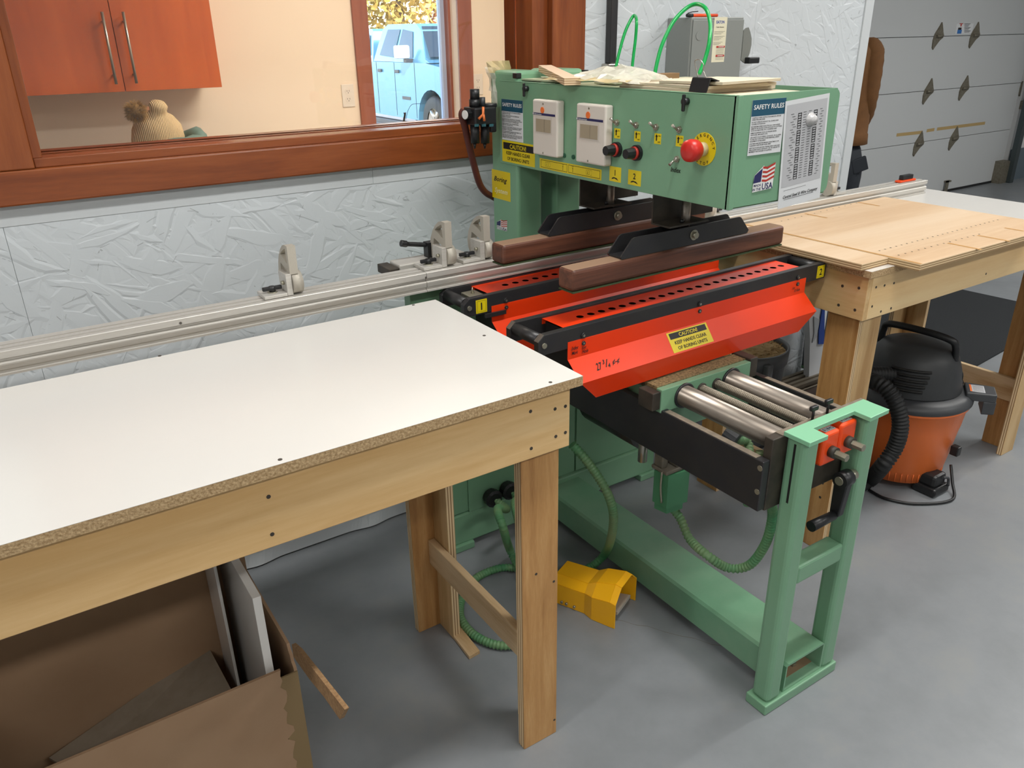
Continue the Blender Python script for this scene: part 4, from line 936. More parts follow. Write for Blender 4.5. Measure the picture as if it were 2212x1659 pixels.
# column decals
fc = Face((HX0+.003, 0, 0), (0,-1,0), (0,0,1), (-1,0,0))
(a0, b1), (a1, b0) = fc.px(D3(380, 1128), x=HX0+.003), fc.px(D3(567, 1458), x=HX0+.003); w, H_ = a1-a0, b1-b0
s_ = fc.plate('boring_system_sticker', M('golden_sticker', '#dfc400', .4), bm_, a0, b0, a1, b1)
fc.text('boring_lettering', [('Boring', a0+.12*w, b0+.62*H_, .17*H_, .72*w, .35, 'F')], blacki, s_); fc.text('system_lettering', [('System', a0+.14*w, b0+.22*H_, .17*H_, .72*w, .35, 'F')], M('pale_yellow_print', '#efe6b0', .5), s_)
(a0, b1), (a1, b0) = fc.px(G1(335, 825), x=HX0+.003), fc.px(G1(490, 1070), x=HX0+.003); flag(fc, a0, b0+.008, a1, b1, bm_)
# front of the head
ff = Face((0, HY0, 0), (1,0,0), (0,0,1), (0,-1,0))
(a0, b1), (a1, b0) = ff.px(D5(335, 335), y=HY0), ff.px(D5(640, 892), y=HY0)
a0 = (a0+ff.px(D5(268, 935), y=HY0)[0])/2; a1 = ff.px(D5(700, 345), y=HY0)[0]-.002
rules(ff, a0, b0, a1, b1, bm_)
(a0, b1), (a1, b0) = ff.px(D5(345, 1060), y=HY0), ff.px(D5(548, 1300), y=HY0); flag(ff, a0, b0, a1, b1+.003, bm_)
# hanging steel size chart
ch = thing('paper_chart', 'white printed size chart sheet stuck to the end of the green control head', 'paper sheet', (1.44, HY0-.001, 1.25))
k = [ff.px(D5(*q), y=HY0-.0016) for q in ((700, 345), (1157, 245), (1057, 1390), (600, 1520))]
o0 = Vector((k[3][0], HY0-.0016, k[3][1])); uu = Vector((k[2][0]-k[3][0], 0, k[2][1]-k[3][1])); vv = Vector((k[0][0]-k[3][0], 0, k[0][1]-k[3][1])); cw, chh_ = uu.length, vv.length
uu.normalize(); vv = Vector((-uu.z, 0, uu.x)); fp = Face(o0, uu, vv, (0,-1,0))
sh = fp.plate('sheet', paper, ch, 0, 0, cw, chh_, t=.0004)
fp.rects('tinted_area', greyp, sh, [(.04*cw, .20*chh_, .96*cw, .96*chh_)])
rc, tx = [], []
for col, ox in enumerate((.30, .66)):
    for g in range(4):
        for i in range(6):
            v0 = chh_*(.865-.158*g-.0225*i); x = ox*cw; ww = .085*cw; e = .0016
            rc += [(x, v0, x+ww, v0+e), (x, v0-.0225*chh_, x+ww, v0-.0225*chh_+e*.8), (x, v0-.0225*chh_, x+e, v0+e), (x+ww-e, v0-.0225*chh_, x+ww, v0+e)]
for i in range(27):
    v0 = chh_*(.87-.0235*i)
    for (u, wd) in ((.14+.03*(i % 3), .07), (.42, .07), (.54, .07), (.80+.03*(i % 2), .06)): rc.append((u*cw, v0, (u+wd)*cw, v0+.0009))
rc += [(.10*cw, .165*chh_, .62*cw, .168*chh_)]
fp.rects('chart_print', blacki, sh, rc, h=.0009); fp.text('company_name', [('Central Steel & Wire Company', .10*cw, .09*chh_, .030*chh_, .82*cw, .45, 'F')], blacki, sh)
fp.rects('name_underline', blacki, sh, [(.12*cw, .075*chh_, .82*cw, .079*chh_)], h=.0009)
p = at(*D5(950, 545), y=HY0); o = MB(); o.lathe([(0, .0135), (.007, .0125), (.0105, .008), (.0115, .002), (.0145, .0008), (.0145, 0), (0, 0)], (p.x, HY0-.0025, p.z), 24, 'y')
mg = o.build('suction_cup', M('frosted_clear_plastic', '#b5b4b4', .15), None, xf=Matrix.Translation((0, HY0-.0025, 0)) @ Matrix.Diagonal((1, -1, 1, 1)) @ Matrix.Translation((0, -(HY0-.0025), 0))); tag(mg, 'round clear suction cup pressed on the paper chart', 'suction cup')
# air treatment unit on the column
yA = 1.925
def gx(a, b): return at(*G3(a, b), y=yA)
fl = part('air_filter_body', blackp, bm_, (gx(340, 0).x, gx(860, 0).x, 1.895, 1.955, gx(600, 980).z, gx(600, 560).z), bev=.004)
def vcyl(name, mat, q0, q1, wpx, par=bm_, n=18, y_=yA, taper=1):
    a, b = at(*G3(*q0), y=y_), at(*G3(*q1), y=y_); r_ = wpx/2/11.06/FPX*2.26
    return MB().cyl((a.x, y_, a.z), (a.x, y_, b.z), r_, r_*taper, n=n).build(name, mat, par)
vcyl('regulator_knob', blackp, (505, 380), (505, 135), 215); vcyl('regulator_neck', blackp, (500, 560), (500, 380), 240)
vcyl('filter_cap', dgrey, (690, 560), (690, 330), 130); vcyl('lubricator_cap', blackp, (860, 560), (860, 480), 330)
for a in (500, 740): vcyl('filter_bowl', blackp, (a, 980), (a, 1430), 210, taper=.95); vcyl('bowl_drain', blackp, (a, 1430), (a, 1560), 90, taper=.4)
part('mount_block', blackp, bm_, (gx(860, 0).x, gx(1010, 0).x, 1.925, 1.96, gx(900, 1180).z, gx(900, 480).z), bev=.004)
g = gx(275, 740); MB().cyl((g.x-.006, 1.915, g.z), (gx(420, 0).x, 1.925, g.z), .014, n=6, smooth=False).build('gauge_body', blackp, bm_)
m = MB(); m.cyl((g.x-.0065, 1.914, g.z), (g.x-.008, 1.9137, g.z), .0115, n=20); go = m.build('gauge_face', whitei, bm_)
for qs in (((705, 560), (705, 740), (600, 850)), ((705, 740), (735, 900))):
    MB().tube([at(*G3(*q), y=1.885) for q in qs], .0036, 8).build('orange_valve_lever', M('orange_lever_plastic', '#d97338', .4), bm_)
for a in (410, 580, 760): 
    p, q = gx(a-50, 990), gx(a+50, 955); part('teal_label', M('teal_print', '#2c5a62', .5), bm_, (p.x, q.x, 1.8945, 1.8949, p.z-.003, p.z+.004))
m = MB(); MB().tube(spline([at(*G3(240, 640), y=1.935), at(*G3(195, 760), y=1.94), at(*G3(270, 1040), y=1.95), at(*G3(350, 1400), y=1.96), at(*D3(200, 1080), y=1.97), at(*D3(270, 1300), y=1.985), at(*D3(370, 1395), y=1.998), (1.30, 2.008, 1.045), at(*D3(960, 1195), y=2.008), at(*D3(1000, 1165), y=2.008)], 12), .0095, 12).build('red_air_hose', redhose, bm_)
# ------------------------------------------------------------------ things on top of the head
def pz(q, z): return at(*q, z=z)
LZ = HZ1+.0064
a, b = at(*G6(185, 165), y=1.845), at(*G6(400, 160), y=1.835); c, d = pz(G6(905, 385), 1.394), pz(G6(625, 390), 1.394)
m = MB(); th = Vector((0, 0, .0155)); v = [p-th for p in (a, b, c, d)]+[a, b, c, d]
m.add(v, [(3,2,1,0),(4,5,6,7),(0,1,5,4),(1,2,6,5),(2,3,7,6),(3,0,4,7)]); bmesh.ops.recalc_face_normals(m.bm, faces=m.bm.faces[:])
o = m.build('plywood_offcut', [M('pale_plywood_face', '#dcc0a4', .5), plyedge('plywood_offcut_edge', 'z', '#dcc3a0', '#a5825a', 640)])
for p in o.data.polygons:
    if abs(p.normal.z) < .5: p.material_index = 1
tag(o, 'short plywood offcut lying across the lids on top of the green head', 'wood block')
def sheetmesh(name, grid, mat, mat2=None, thick=.0006):
    """crumpled film from a grid of points"""
    m = MB(); n, k = len(grid), len(grid[0])
    v = [p for row in grid for p in row]
    vs_, fs_ = m.add(v, [(i*k+j, i*k+j+1, (i+1)*k+j+1, (i+1)*k+j) for i in range(n-1) for j in range(k-1)], False)
    for f_ in fs_:
        if mat2 is not None and f_.calc_center_median().length_squared > 0: pass
    return m
rnd = random.Random(3)
def crumple(o0, du, dv, h, nu, nv, amp, seedy, hump=None):
    r_ = random.Random(seedy); g = []
    for i in range(nu):
        row = []
        for j in range(nv):
            s, t = i/(nu-1), j/(nv-1); p = Vector(o0)+Vector(du)*s+Vector(dv)*t
            z_ = (hump(s, t) if hump else 0)*h
            row.append(p+Vector((r_.uniform(-1, 1), r_.uniform(-1, 1), r_.uniform(-.6, 1)))*amp+Vector((0, 0, z_)))
        g.append(row)
    return g
# bag lying on the lids
c0, c1, c2, c3 = (pz(G6(*q), LZ) for q in ((1030, 420), (1900, 590), (1960, 380), (1330, 240)))
bp = thing('plastic_bag', 'crumpled clear plastic bag lying on top of the green head by the manuals', 'plastic bag', (c0+c2)/2)
hump = lambda s, t: math.sin(PI*min(1, max(0, s)))*math.sin(PI*t)
c0 = Vector((HX0+.012, 1.63, LZ+.004)); 
g = crumple((HX0-.002, 1.68, LZ+.004), (0, -.30, 0), (.15, 0, 0), .030, 17, 10, .0075, 5, hump)
sheetmesh('film', g, bagm).build('film', bagm, bp)
g = crumple((HX0-.012, 1.715, LZ+.004), (0, -.30, 0), (.035, 0, .006), .004, 14, 4, .003, 8, hump); sheetmesh('film', g, bagy).build('yellowed_edge', bagy, bp)
# bag draped over the rear edge
db = thing('plastic_bag', 'upright clear plastic bag with yellowed mouth hanging beside the air filter', 'plastic bag', (HX0-.01, 1.94, 1.30))
def bagrow(ql, qr, y_, n=6): 
    a_, b_ = at(*H4(*ql), y=y_), at(*H4(*qr), y=y_); r_ = random.Random(int(ql[1]))
    return [a_.lerp(b_, i/(n-1))+Vector((0, r_.uniform(-.006, .006)+.012*math.sin(PI*i/(n-1)), 0)) for i in range(n)]
H4 = ZM(1000, 120, 15.08)
rows = [((720, 200), (1490, 160)), ((830, 380), (1560, 400)), ((870, 560), (1560, 600)), ((920, 760), (1520, 800)), ((955, 960), (1250, 1000)), ((930, 1150), (1200, 1200)), ((930, 1380), (1180, 1400)), ((1000, 1560), (1170, 1600))]
g = [bagrow(l, r_, 1.945) for l, r_ in rows]; sheetmesh('f', g[1:], bagm).build('film', bagm, db); sheetmesh('f', g[:3], bagy).build('yellowed_mouth', bagy, db)
g2 = [[p+Vector((.002, .018, 0)) for p in row] for row in g[1:6]]; sheetmesh('f', g2, bagm).build('back_film', bagm, db)
# manuals with binder clip
mn = thing('manual_stack', 'stack of cream paper manuals held by a black binder clip on the head', 'papers', (1.36, 1.28, HZ1))
pc = M('aged_paper', '#d9ccb4', .8, var='#cdbfa6', vs_=5); pe = plyedge('paper_edges', 'z', '#d8cdb6', '#a8997f', 1500)
zb = HZ1-.0155
for i, (x0, x1, y0, y1, t_, rz) in enumerate(((1.250, 1.47, 1.135, 1.46, .012, -.03), (1.256, 1.47, 1.20, 1.46, .008, .02), (1.258, 1.46, 1.19, 1.455, .007, -.015), (1.262, 1.45, 1.17, 1.34, .006, .06))):
    m = MB(); m.box(x0, x1, y0, y1, zb, zb+t_, bev=.0008, seg=1)
    cx_, cy_ = (x0+x1)/2, (y0+y1)/2
    for v in m.bm.verts:
        if v.co.z > zb+t_*.5 or True: v.co.z += .004*max(0, (1.22-v.co.y)/.1)*(i % 2)
    o = m.build('booklet', [pc, pe], mn, xf=Matrix.Translation((cx_, cy_, 0)) @ Matrix.Rotation(rz, 4, 'Z') @ Matrix.Translation((-cx_, -cy_, 0)))
    for p in o.data.polygons:
        if abs(p.normal.z) < .5: p.material_index = 1
    zb += t_+.0004
pA = at(*G7(540, 310), x=HX0+.006); cy_ = pA.y
m = MB(); m.prism([(HX0+.006, HZ1+.001), (HX0+.008, HZ1+.001), (HX0+.017, zb+.007), (HX0+.041, zb+.001), (HX0+.042, zb+.003), (HX0+.017, zb+.0095), (HX0+.014, zb+.008)], 'y', cy_-.024, cy_+.024); cl = m.build('binder_clip', blackp, mn)
wp = [(HX0+.017, cy_-.012, zb+.008), (HX0+.015, cy_-.003, zb+.022), (HX0+.012, cy_-.006, zb+.033), (HX0+.010, cy_+.004, zb+.042), (HX0+.010, cy_+.016, zb+.040), (HX0+.012, cy_+.016, zb+.031), (HX0+.016, cy_+.010, zb+.008)]
MB().tube(spline(wp, 6), .0011, 6).build('clip_wire', steel, cl)
o = part('wood_scrap', M('brown_scrap_wood', '#8a6a48', .7), None, (1.40, 1.50, 1.52, 1.55, HZ1+.0056, HZ1+.020), bev=.001); tag(o, 'small brown wood scrap on the head behind the manuals', 'wood block')

# ------------------------------------------------------------------ on the strand-board wall
dsx0, dsx1, dsz0, dsz1, dsy = 2.03, 2.275, 1.20, 1.532, 2.02
ds = thing('disconnect_switch', 'grey electrical disconnect box with side lever on the white wall', 'electrical box', ((dsx0+dsx1)/2, WY, dsz0))
gb = M('grey_enamel', '#868a87', .4)
part('box', gb, ds, (dsx0, dsx1, dsy, WY-.0006, dsz0, dsz1), bev=.003)
part('cover', gb, ds, (dsx0+.006, dsx1-.002, dsy-.004, dsy-.0002, dsz0, dsz1-.008), bev=.001)
fd = Face((0, dsy-.004, 0), (1,0,0), (0,0,1), (0,-1,0))
(a0, b1), (a1, b0) = fd.px(G8(560, 235), y=dsy-.004), fd.px(G8(725, 1080), y=dsy-.004); a1 = (a1+fd.px(G8(803, 235), y=dsy-.004)[0])/2; a0 = (a0+fd.px(G8(487, 1090), y=dsy-.004)[0])/2
lb = fd.plate('label', cream, ds, a0, b0, a1, b1, t=.0004); w, H_ = a1-a0, b1-b0
fd.text('brand', [('EATON', a0+.16*w, b1-.14*H_, .066*H_, .62*w, 0, 'F')], M('royal_blue_print', '#1f3f9a', .5), lb)
fd.text('sub_brand', [('Cutler-Hammer', a0+.16*w, b1-.23*H_, .026*H_, .62*w, 0, 'F')], blacki, lb)
fd.rects('small_print', M('grey_print', '#77766e', .6), lb, [(a0+.05*w, b1-(.32+.026*i)*H_, a0+(.88-.13*(i % 4))*w, b1-(.313+.026*i)*H_) for i in range(12) if i not in (3, 8)]+[(a0+.3*w, b0+(.06+.028*i)*H_, a0+.92*w, b0+(.066+.028*i)*H_) for i in range(10)], h=.0008)
fd.rects('danger_bands', redi, lb, [(a0+.3*w, b0+.325*H_, a0+.97*w, b0+.365*H_), (a0+.3*w, b0+.125*H_, a0+.97*w, b0+.165*H_)], h=.001); fd.text('danger_words', [('DANGER', a0+.46*w, b0+.333*H_, .024*H_, .42*w, .2, 'F'), ('DANGER', a0+.44*w, b0+.133*H_, .024*H_, .42*w, .2, 'F')], whitei, lb, h=.0013)
m = MB(); hz = [fd.px(G8(*q), y=2.06) for q in ((1040, 1040), (1060, 860), (1090, 490), (1150, 440), (1185, 430), (1215, 520), (1238, 640), (1235, 760), (1200, 920), (1165, 1000), (1150, 1100), (1100, 1098))]
m.prism(hz, 'y', 2.056, 2.062); m.build('lever_plate', M('lever_grey', '#7a7d78', .45), ds)
p, q = at(*G8(1155, 995), y=2.05), at(*G8(1340, 1105), y=2.05); part('lever_grip', blackp, ds, (p.x, q.x, 2.035, 2.06, q.z, p.z), bev=.003)
MB().cyl((dsx0+.035, dsy-.0045, dsz1-.055), (dsx0+.035, dsy-.0055, dsz1-.055), .014, n=20).build('knockout', gb, ds)
o = thing('marker_pen', 'orange marker pen with black cap resting on the grey electrical box', 'pen', (2.08, dsy+.02, dsz1))
MB().cyl((2.045, dsy+.012, dsz1+.0055), (2.16, dsy+.014, dsz1+.0055), .005, n=12).build('barrel', orangeb, o); MB().cyl((2.02, dsy+.0116, dsz1+.0055), (2.045, dsy+.012, dsz1+.0055), .0056, n=12).build('cap', blackp, o)
MB().tube([(2.024, dsy+.012, dsz1+.012), (2.045, dsy+.0125, dsz1+.016), (2.07, dsy+.013, dsz1+.0175)], .0016, 6).build('clip', blackp, o)
cd = thing('conduit', 'black vertical conduit with steel fitting running down the white wall', 'conduit', (1.775, WY, 1.37))
part('pipe', black, cd, (1.765, 1.792, WY-.028, WY-.001, 1.40, 2.95), bev=.004); part('fitting', steel, cd, (1.752, 1.80, WY-.036, WY-.0005, 1.375, 1.40), bev=.003); part('tail', black, cd, (1.765, 1.792, WY-.028, WY-.001, .95, 1.375), bev=.004)
MB().cyl((1.80, WY-.018, 1.386), (1.835, WY-.018, 1.387), .004, n=8).build('fitting_lever', steel, cd)

# ------------------------------------------------------------------ yellow foot pedal
fpd = thing('foot_pedal', 'yellow steel foot pedal guard on the floor beside the green beam', 'foot pedal', (1.18, 1.40, 0))
pu = (Vector((1.173, 1.293, 0))-Vector((1.097, 1.459, 0))).normalized(); pr_ = Vector((-pu.y, pu.x, 0)) if (-pu.y) > 0 else Vector((pu.y, -pu.x, 0)); o0 = Vector((1.090, 1.474, .001))
def pd(s, t, z): return o0+pu*s+pr_*t+Vector((0, 0, z))
m = MB()
secs = []      # hood cross-sections from heel to toe: half-open arch
for s, tl, tr_, h_, ch_ in ((0, 0, .105, .085, .02), (.10, 0, .108, .088, .02), (.128, -.012, .120, .104, .03), (.182, -.014, .124, .116, .035), (.20, -.014, .124, .112, .035)):
    secs.append([pd(s, tl, 0), pd(s, tl, h_-ch_), pd(s, tl+ch_, h_), pd(s, tr_-ch_, h_), pd(s, tr_, h_-ch_), pd(s, tr_, 0)])
tk = .003
for s1, s2 in zip(secs, secs[1:]):
    for i in range(5): m.add([s1[i], s1[i+1], s2[i+1], s2[i]], [(0,1,2,3)])
m.add(secs[0], [(5,4,3,2,1,0)])
hd = m.build('hood', yellowp, fpd); sd = hd.modifiers.new('thick', 'SOLIDIFY'); sd.thickness = .003; sd.offset = 0
m = MB(); v = [pd(.09, .012, .012), pd(.09, .098, .012), pd(.195, .098, .035), pd(.195, .012, .035)]; m.add(v+[p-Vector((0,0,.01)) for p in v], [(0,1,2,3),(7,6,5,4),(0,4,5,1),(1,5,6,2),(2,6,7,3),(3,7,4,0)]); bmesh.ops.recalc_face_normals(m.bm, faces=m.bm.faces[:]); m.build('treadle', castal, fpd)
for s in (.03, .045, .07): MB().cyl(pd(s, -.0015, .012), pd(s, -.007, .012), .004, n=8).build('bolt', zinc, fpd)
# wood strip on the floor
a = [at(*E6(*q), z=0) for q in ((325, 1292), (545, 1580), (615, 1540))]
m = MB(); d = a[0]+(a[2]-a[1]); m.prism([(p.x, p.y) for p in (a[0], a[1], a[2], d)], 'z', .0005, .010); tag(m.build('wood_strip', pine_y), 'thin pale wood strip lying on the floor under the left table leg', 'wood strip')

# ------------------------------------------------------------------ vacuum cleaner
vc = thing('shop_vacuum', 'orange and black shop vacuum on the floor under the far table', 'vacuum', (2.56, 1.365, 0))
vx, vy = 2.56, 1.365
m = MB(); m.lathe([(.146, .030), (.150, .030), (.157, .070), (.159, .072), (.180, .225), (.1815, .227), (.190, .300), (.197, .303), (.197, .313), (.186, .315)], (vx, vy, 0), 48); m.lathe([(0, .031), (.146, .030)], (vx, vy, 0), 48); dr = m.build('drum', orangep, vc)
for k in range(28):
    a_ = PI*.75+PI*1.1*k/28; p = Vector((vx+.1545*math.cos(a_), vy+.1545*math.sin(a_), .05))
    MB().cyl(p-Vector((0,0,.016)), p+Vector((.002*math.cos(a_), .002*math.sin(a_), .018)), .0016, n=5).build('drum_rib', orangep, dr)
m = MB(); m.lathe([(.199, .312), (.203, .316), (.203, .330), (.185, .345), (.150, .353), (0, .353)], (vx, vy, 0), 48); lid = m.build('lid', dgrey, vc)
m = MB(); m.lathe([(.162, .353), (.158, .38), (.150, .42), (.135, .465), (.112, .495), (.06, .508), (0, .510)], (vx, vy, 0), 40); mt = m.build('motor_cover', M('charcoal_plastic', '#2e3032', .5, var='#37393b', vs_=8), vc)
va = math.atan2(-vy, -vx)+.10
def vp(ang, r_, z_): return Vector((vx+r_*math.cos(ang), vy+r_*math.sin(ang), z_))
for i in range(5):
    rr = (.160, .157, .1535, .149, .1445)[i]; m = MB(); n_ = 10; sp = .42-.035*(4-i)
    z_ = .382+.0165*i
    path = [vp(va-.12+sp*(k/n_*2-1), rr+.0015, z_) for k in range(n_+1)]
    m.tube(path, .0052, 6); m.build('vent_slot', blacki, mt)
hp = [vp(va+1.15, .125, .47), vp(va+1.12, .12, .515), vp(va+1.0, .105, .540), vp(va+.3, .03, .552), vp(va-2.0, .105, .542), vp(va-2.05, .125, .515), vp(va-2.05, .13, .47)]
MB().tube(spline(hp, 8), .012, 8).build('carry_handle', blackp, vc)
ra = va+1.45+PI*0   # toward the right of the view
rd = Vector((.55, -.84, 0))
lp = Vector((vx, vy, 0))+rd*.205
def lb_(s0, s1, w_, z0, z1):
    m = MB(); n_ = Vector((-rd.y, rd.x, 0)); b_ = Vector((vx, vy, 0)); v = [b_+rd*s+n_*t+Vector((0,0,z)) for z in (z0, z1) for s, t in ((s0, -w_), (s1, -w_*.8), (s1, w_*.8), (s0, w_))]
    m.add(v, [(3,2,1,0),(4,5,6,7),(0,1,5,4),(1,2,6,5),(2,3,7,6),(3,0,4,7)]); bmesh.ops.recalc_face_normals(m.bm, faces=m.bm.faces[:]); m._bev(m.bm.faces[:], .004, 2); return m
lb_(.17, .262, .05, .331, .360).build('latch_arm', dgrey, lid); lb_(.225, .265, .045, .285, .333).build('latch_hook', dgrey, lid)
n_ = Vector((-rd.y, rd.x, 0)); fl_ = Face(Vector((vx, vy, .3602))+rd*.182-n_*.04, rd, n_, (0,0,1))
sl = fl_.plate('warning_label', greyp, lid, 0, .008, .045, .07, t=.0005); fl_.rects('red_bar', orangep, sl, [(0, .008, .006, .07)])
fl_.rects('label_print', blacki, sl, [(.01, .014+.006*i, .042, .0155+.006*i) for i in range(9)])
def atd(q, d): return Vector((0, 0, CAMZ))+(CR*((q[0]-CX)/FPX)+CD*((q[1]-CY)/FPX)+_f)*d
hose('suction_hose', [vp(va+1.5, .14, .40), atd(C8(40, 480), 2.66), atd(C8(110, 540), 2.58), atd(C8(200, 590), 2.55), atd(C8(290, 700), 2.54), atd(C8(340, 850), 2.55), atd(C8(335, 1000), 2.57), atd(C8(280, 1150), 2.60), atd(C8(180, 1290), 2.62), at(*C8(80, 1400), z=.038), at(*C8(-40, 1475), z=.034), (2.12, 1.25, .032)], .0265, blackr, vc, pitch=.012, depth=.16, n=18)
MB().tube(spline([at(*C8(170, 262), z=.47), at(*C8(330, 255), z=.475), at(*C8(480, 275), z=.47), at(*C8(640, 350), z=.44), at(*C8(780, 440), z=.40), at(*C8(860, 500), z=.37), at(*C8(890, 560), z=.347)], 8), .0048, 8).build('power_cord', blackp, vc)
MB().tube(spline([at(*C8(70, 1490), z=.006), at(*C8(200, 1560), z=.006), at(*C8(400, 1605), z=.006), at(*C8(600, 1610), z=.006), at(*C8(760, 1590), z=.006), at(*C8(815, 1545), z=.006), at(*C8(800, 1430), z=.03), at(*C8(785, 1270), z=.08)], 8), .0052, 8).build('power_cord', blackp, vc)
for q, s_ in (((655, 1480), 1), ):
    p = at(*C8(640, 1560), z=0); p = p+Vector((.03, .035, 0))
    m = MB(); m.box(p.x-.045, p.x+.05, p.y-.04, p.y+.045, .004, .034, bev=.008); m.box(p.x-.036, p.x+.036, p.y-.03, p.y+.04, .03, .078, bev=.012); cs = m.build('caster_foot', blackp, vc)
    MB().tube(spline([(p.x+.0, p.y-.034, .07), (p.x+.03, p.y-.038, .06), (p.x+.035, p.y-.04, .03)], 5), .005, 6).build('foot_rib', dgrey, cs)
for a_ in (va+2.2, va-2.0, va+3.6): p = vp(a_, .15, 0); m = MB(); m.box(p.x-.03, p.x+.03, p.y-.03, p.y+.03, .004, .06, bev=.01); m.build('caster_foot', blackp, vc)
p = at(*C8(825, 1150), z=.15); part('cord_plug', blackp, vc, (p.x-.012, p.x+.012, p.y-.014, p.y+.014, .135, .17), bev=.003)

# ------------------------------------------------------------------ clutter by the wall under the far table
tb = thing('waste_bin', 'grey plastic waste bin full of wood shavings behind the boring machine', 'bin', (2.29, 1.87, 0)); bx_, by_ = 2.285, 1.87
gb2 = M('grey_bin_plastic', '#5c5f62', .45)
m = MB(); m.lathe([(0, .004), (.125, .002), (.150, .345), (.157, .345), (.160, .40), (.152, .402), (.150, .39), (.128, .02)], (bx_, by_, 0), 40); m.build('bin_body', gb2, tb)
for a_ in (math.atan2(-by_, -bx_)+.55, math.atan2(-by_, -bx_)-1.2, math.atan2(-by_, -bx_)+2.4):
    p = Vector((bx_+.165*math.cos(a_), by_+.165*math.sin(a_), 0)); m = MB(); m.box(p.x-.014, p.x+.014, p.y-.014, p.y+.014, .27, .38, bev=.006); m.build('rim_lug', gb2, tb)
m = MB(); r_ = random.Random(2)
for k in range(420):
    a_, q = r_.uniform(0, 2*PI), math.sqrt(r_.random())*.14; c = Vector((bx_+q*math.cos(a_), by_+q*math.sin(a_), .385+.02*(1-q/.14)+r_.uniform(-.004, .006))); e1 = Vector((r_.uniform(-1, 1), r_.uniform(-1, 1), r_.uniform(-.4, .4)))*.010; e2 = Vector((r_.uniform(-1, 1), r_.uniform(-1, 1), r_.uniform(-.4, .4)))*.004
    m.add([c-e1-e2, c+e1-e2, c+e1+e2, c-e1+e2], [(0,1,2,3)])
m.lathe([(0, .385), (.148, .38)], (bx_, by_, 0), 24)
sv = m.build('wood_shavings', M('wood_shavings', '#c9ab7c', .8, var='#b3925f', vs_=60)); sv['kind'] = 'stuff'; sv['label'] = 'curled pale wood shavings heaped in the grey bin'; sv['category'] = 'shavings'
for i, (y0, z0, lab) in enumerate(((1.99, .0, 'weathered aluminium rail lying on the floor along the wall'), (2.05, .0, 'second weathered aluminium rail lying against the foot of the wall'))):
    m = MB(); m.prism([(y0, z0+.0006), (y0+.045, z0+.0006), (y0+.045, z0+.045), (y0+.03, z0+.045), (y0+.03, z0+.036), (y0+.018, z0+.036), (y0+.018, z0+.045), (y0, z0+.045), (y0, z0+.030), (y0+.008, z0+.028), (y0+.008, z0+.018), (y0, z0+.015)], 'x', 2.47, 3.72+.05*i); tag(m.build('spare_rail', M('weathered_rail%d' % i, '#6f685c', .5, .6, var='#857b6b', vs_=9)), lab, 'metal rail')
o = part('dark_plank', M('dark_brown_plank', '#3c2a20', .6), None, (2.50, 3.75, 1.90, 1.975, .0006, .020), bev=.002); tag(o, 'dark brown plank lying on the floor in front of the spare rails', 'plank')
pl = thing('steel_pole', 'slim grey steel pole with green tip standing against the wall', 'pole', (3.0, 2.105, .045))
MB().cyl((3.008, 2.112, .047), (2.975, 2.112, .62), .0125, n=16).build('shaft', M('grey_steel_pole', '#6c7478', .4, .5), pl); MB().cyl((3.0085, 2.112, .046), (3.0079, 2.112, .060), .0132, n=16).build('tip', hoseg, pl)
bs = thing('plastic_sack', 'white plastic sack with blue stripe leaning at the wall corner', 'sack', (3.14, 2.03, .0))
k = [at(*C6(*q), y=2.03) for q in ((1180, 100), (1340, 170), (1310, 340), (1270, 640), (1270, 780), (1205, 1190), (1130, 1190), (1150, 800))]
def lay(name, mat, qs, y0, t_, par):
    pts = [at(*C6(*q), y=y0) for q in qs]; m = MB(); m.prism([(p.x, p.z) for p in pts], 'y', y0, y0+t_); return m.build(name, mat, par)
lay('body', M('white_poly', '#c4c8cc', .5), ((1100, 60), (1345, 120), (1300, 345), (1275, 780), (1365, 780), (1400, 1000), (1420, 1300), (1180, 1400), (1110, 1390), (1130, 700)), 2.03, .03, bs)
lay('blue_stripe', M('blue_poly', '#1b3f8f', .5), ((1345, 120), (1375, 120), (1360, 780), (1270, 780), (1275, 560), (1310, 345)), 2.024, .004, bs)
lay('blue_mark', M('blue_poly_mark', '#22449a', .5), ((1362, 1135), (1380, 1075), (1402, 1135)), 2.026, .003, bs)
lay('fold', M('grey_poly', '#a3a8ad', .5), ((1195, 330), (1290, 380), (1240, 660), (1170, 760), (1200, 600)), 2.026, .003, bs)

# ------------------------------------------------------------------ cardboard box under the left table
BZ, BX0, BX1, BY0, BY1 = .36, -.30, .300, 1.254, 1.575
cbx = thing('cardboard_box', 'open torn cardboard box holding scrap boards under the left table', 'cardboard box', (0, 1.4, 0))
t_ = .006
def torn(p0, p1, z0, z1, nrm, name, jag, mat=kraft):
    """upright cardboard wall whose p1 end is ragged"""
    r_ = random.Random(len(name)); p0, p1, nrm = Vector(p0), Vector(p1), Vector(nrm); d = (p1-p0); L_ = d.length; d.normalize(); n_ = 26
    m = MB(); out = [(0, z0), (0, z1)]+[(L_+(r_.uniform(-.009, .008) if jag else 0), z1+(z0-z1)*i/n_) for i in range(n_+1)]
    v = [p0+d*s+Vector((0,0,z)) for s, z in out]+[p0+d*s+Vector((0,0,z))+nrm*t_ for s, z in out]; k = len(out)
    m.add(v, [tuple(range(k)), tuple(range(2*k-1, k-1, -1))]+[(i, (i+1) % k, k+(i+1) % k, k+i) for i in range(k)]); bmesh.ops.recalc_face_normals(m.bm, faces=m.bm.faces[:]); return m.build(name, mat, cbx)
torn((BX0, BY0, 0), (BX1-.034, BY0, 0), .004, BZ, (0,1,0), 'front_wall', True)
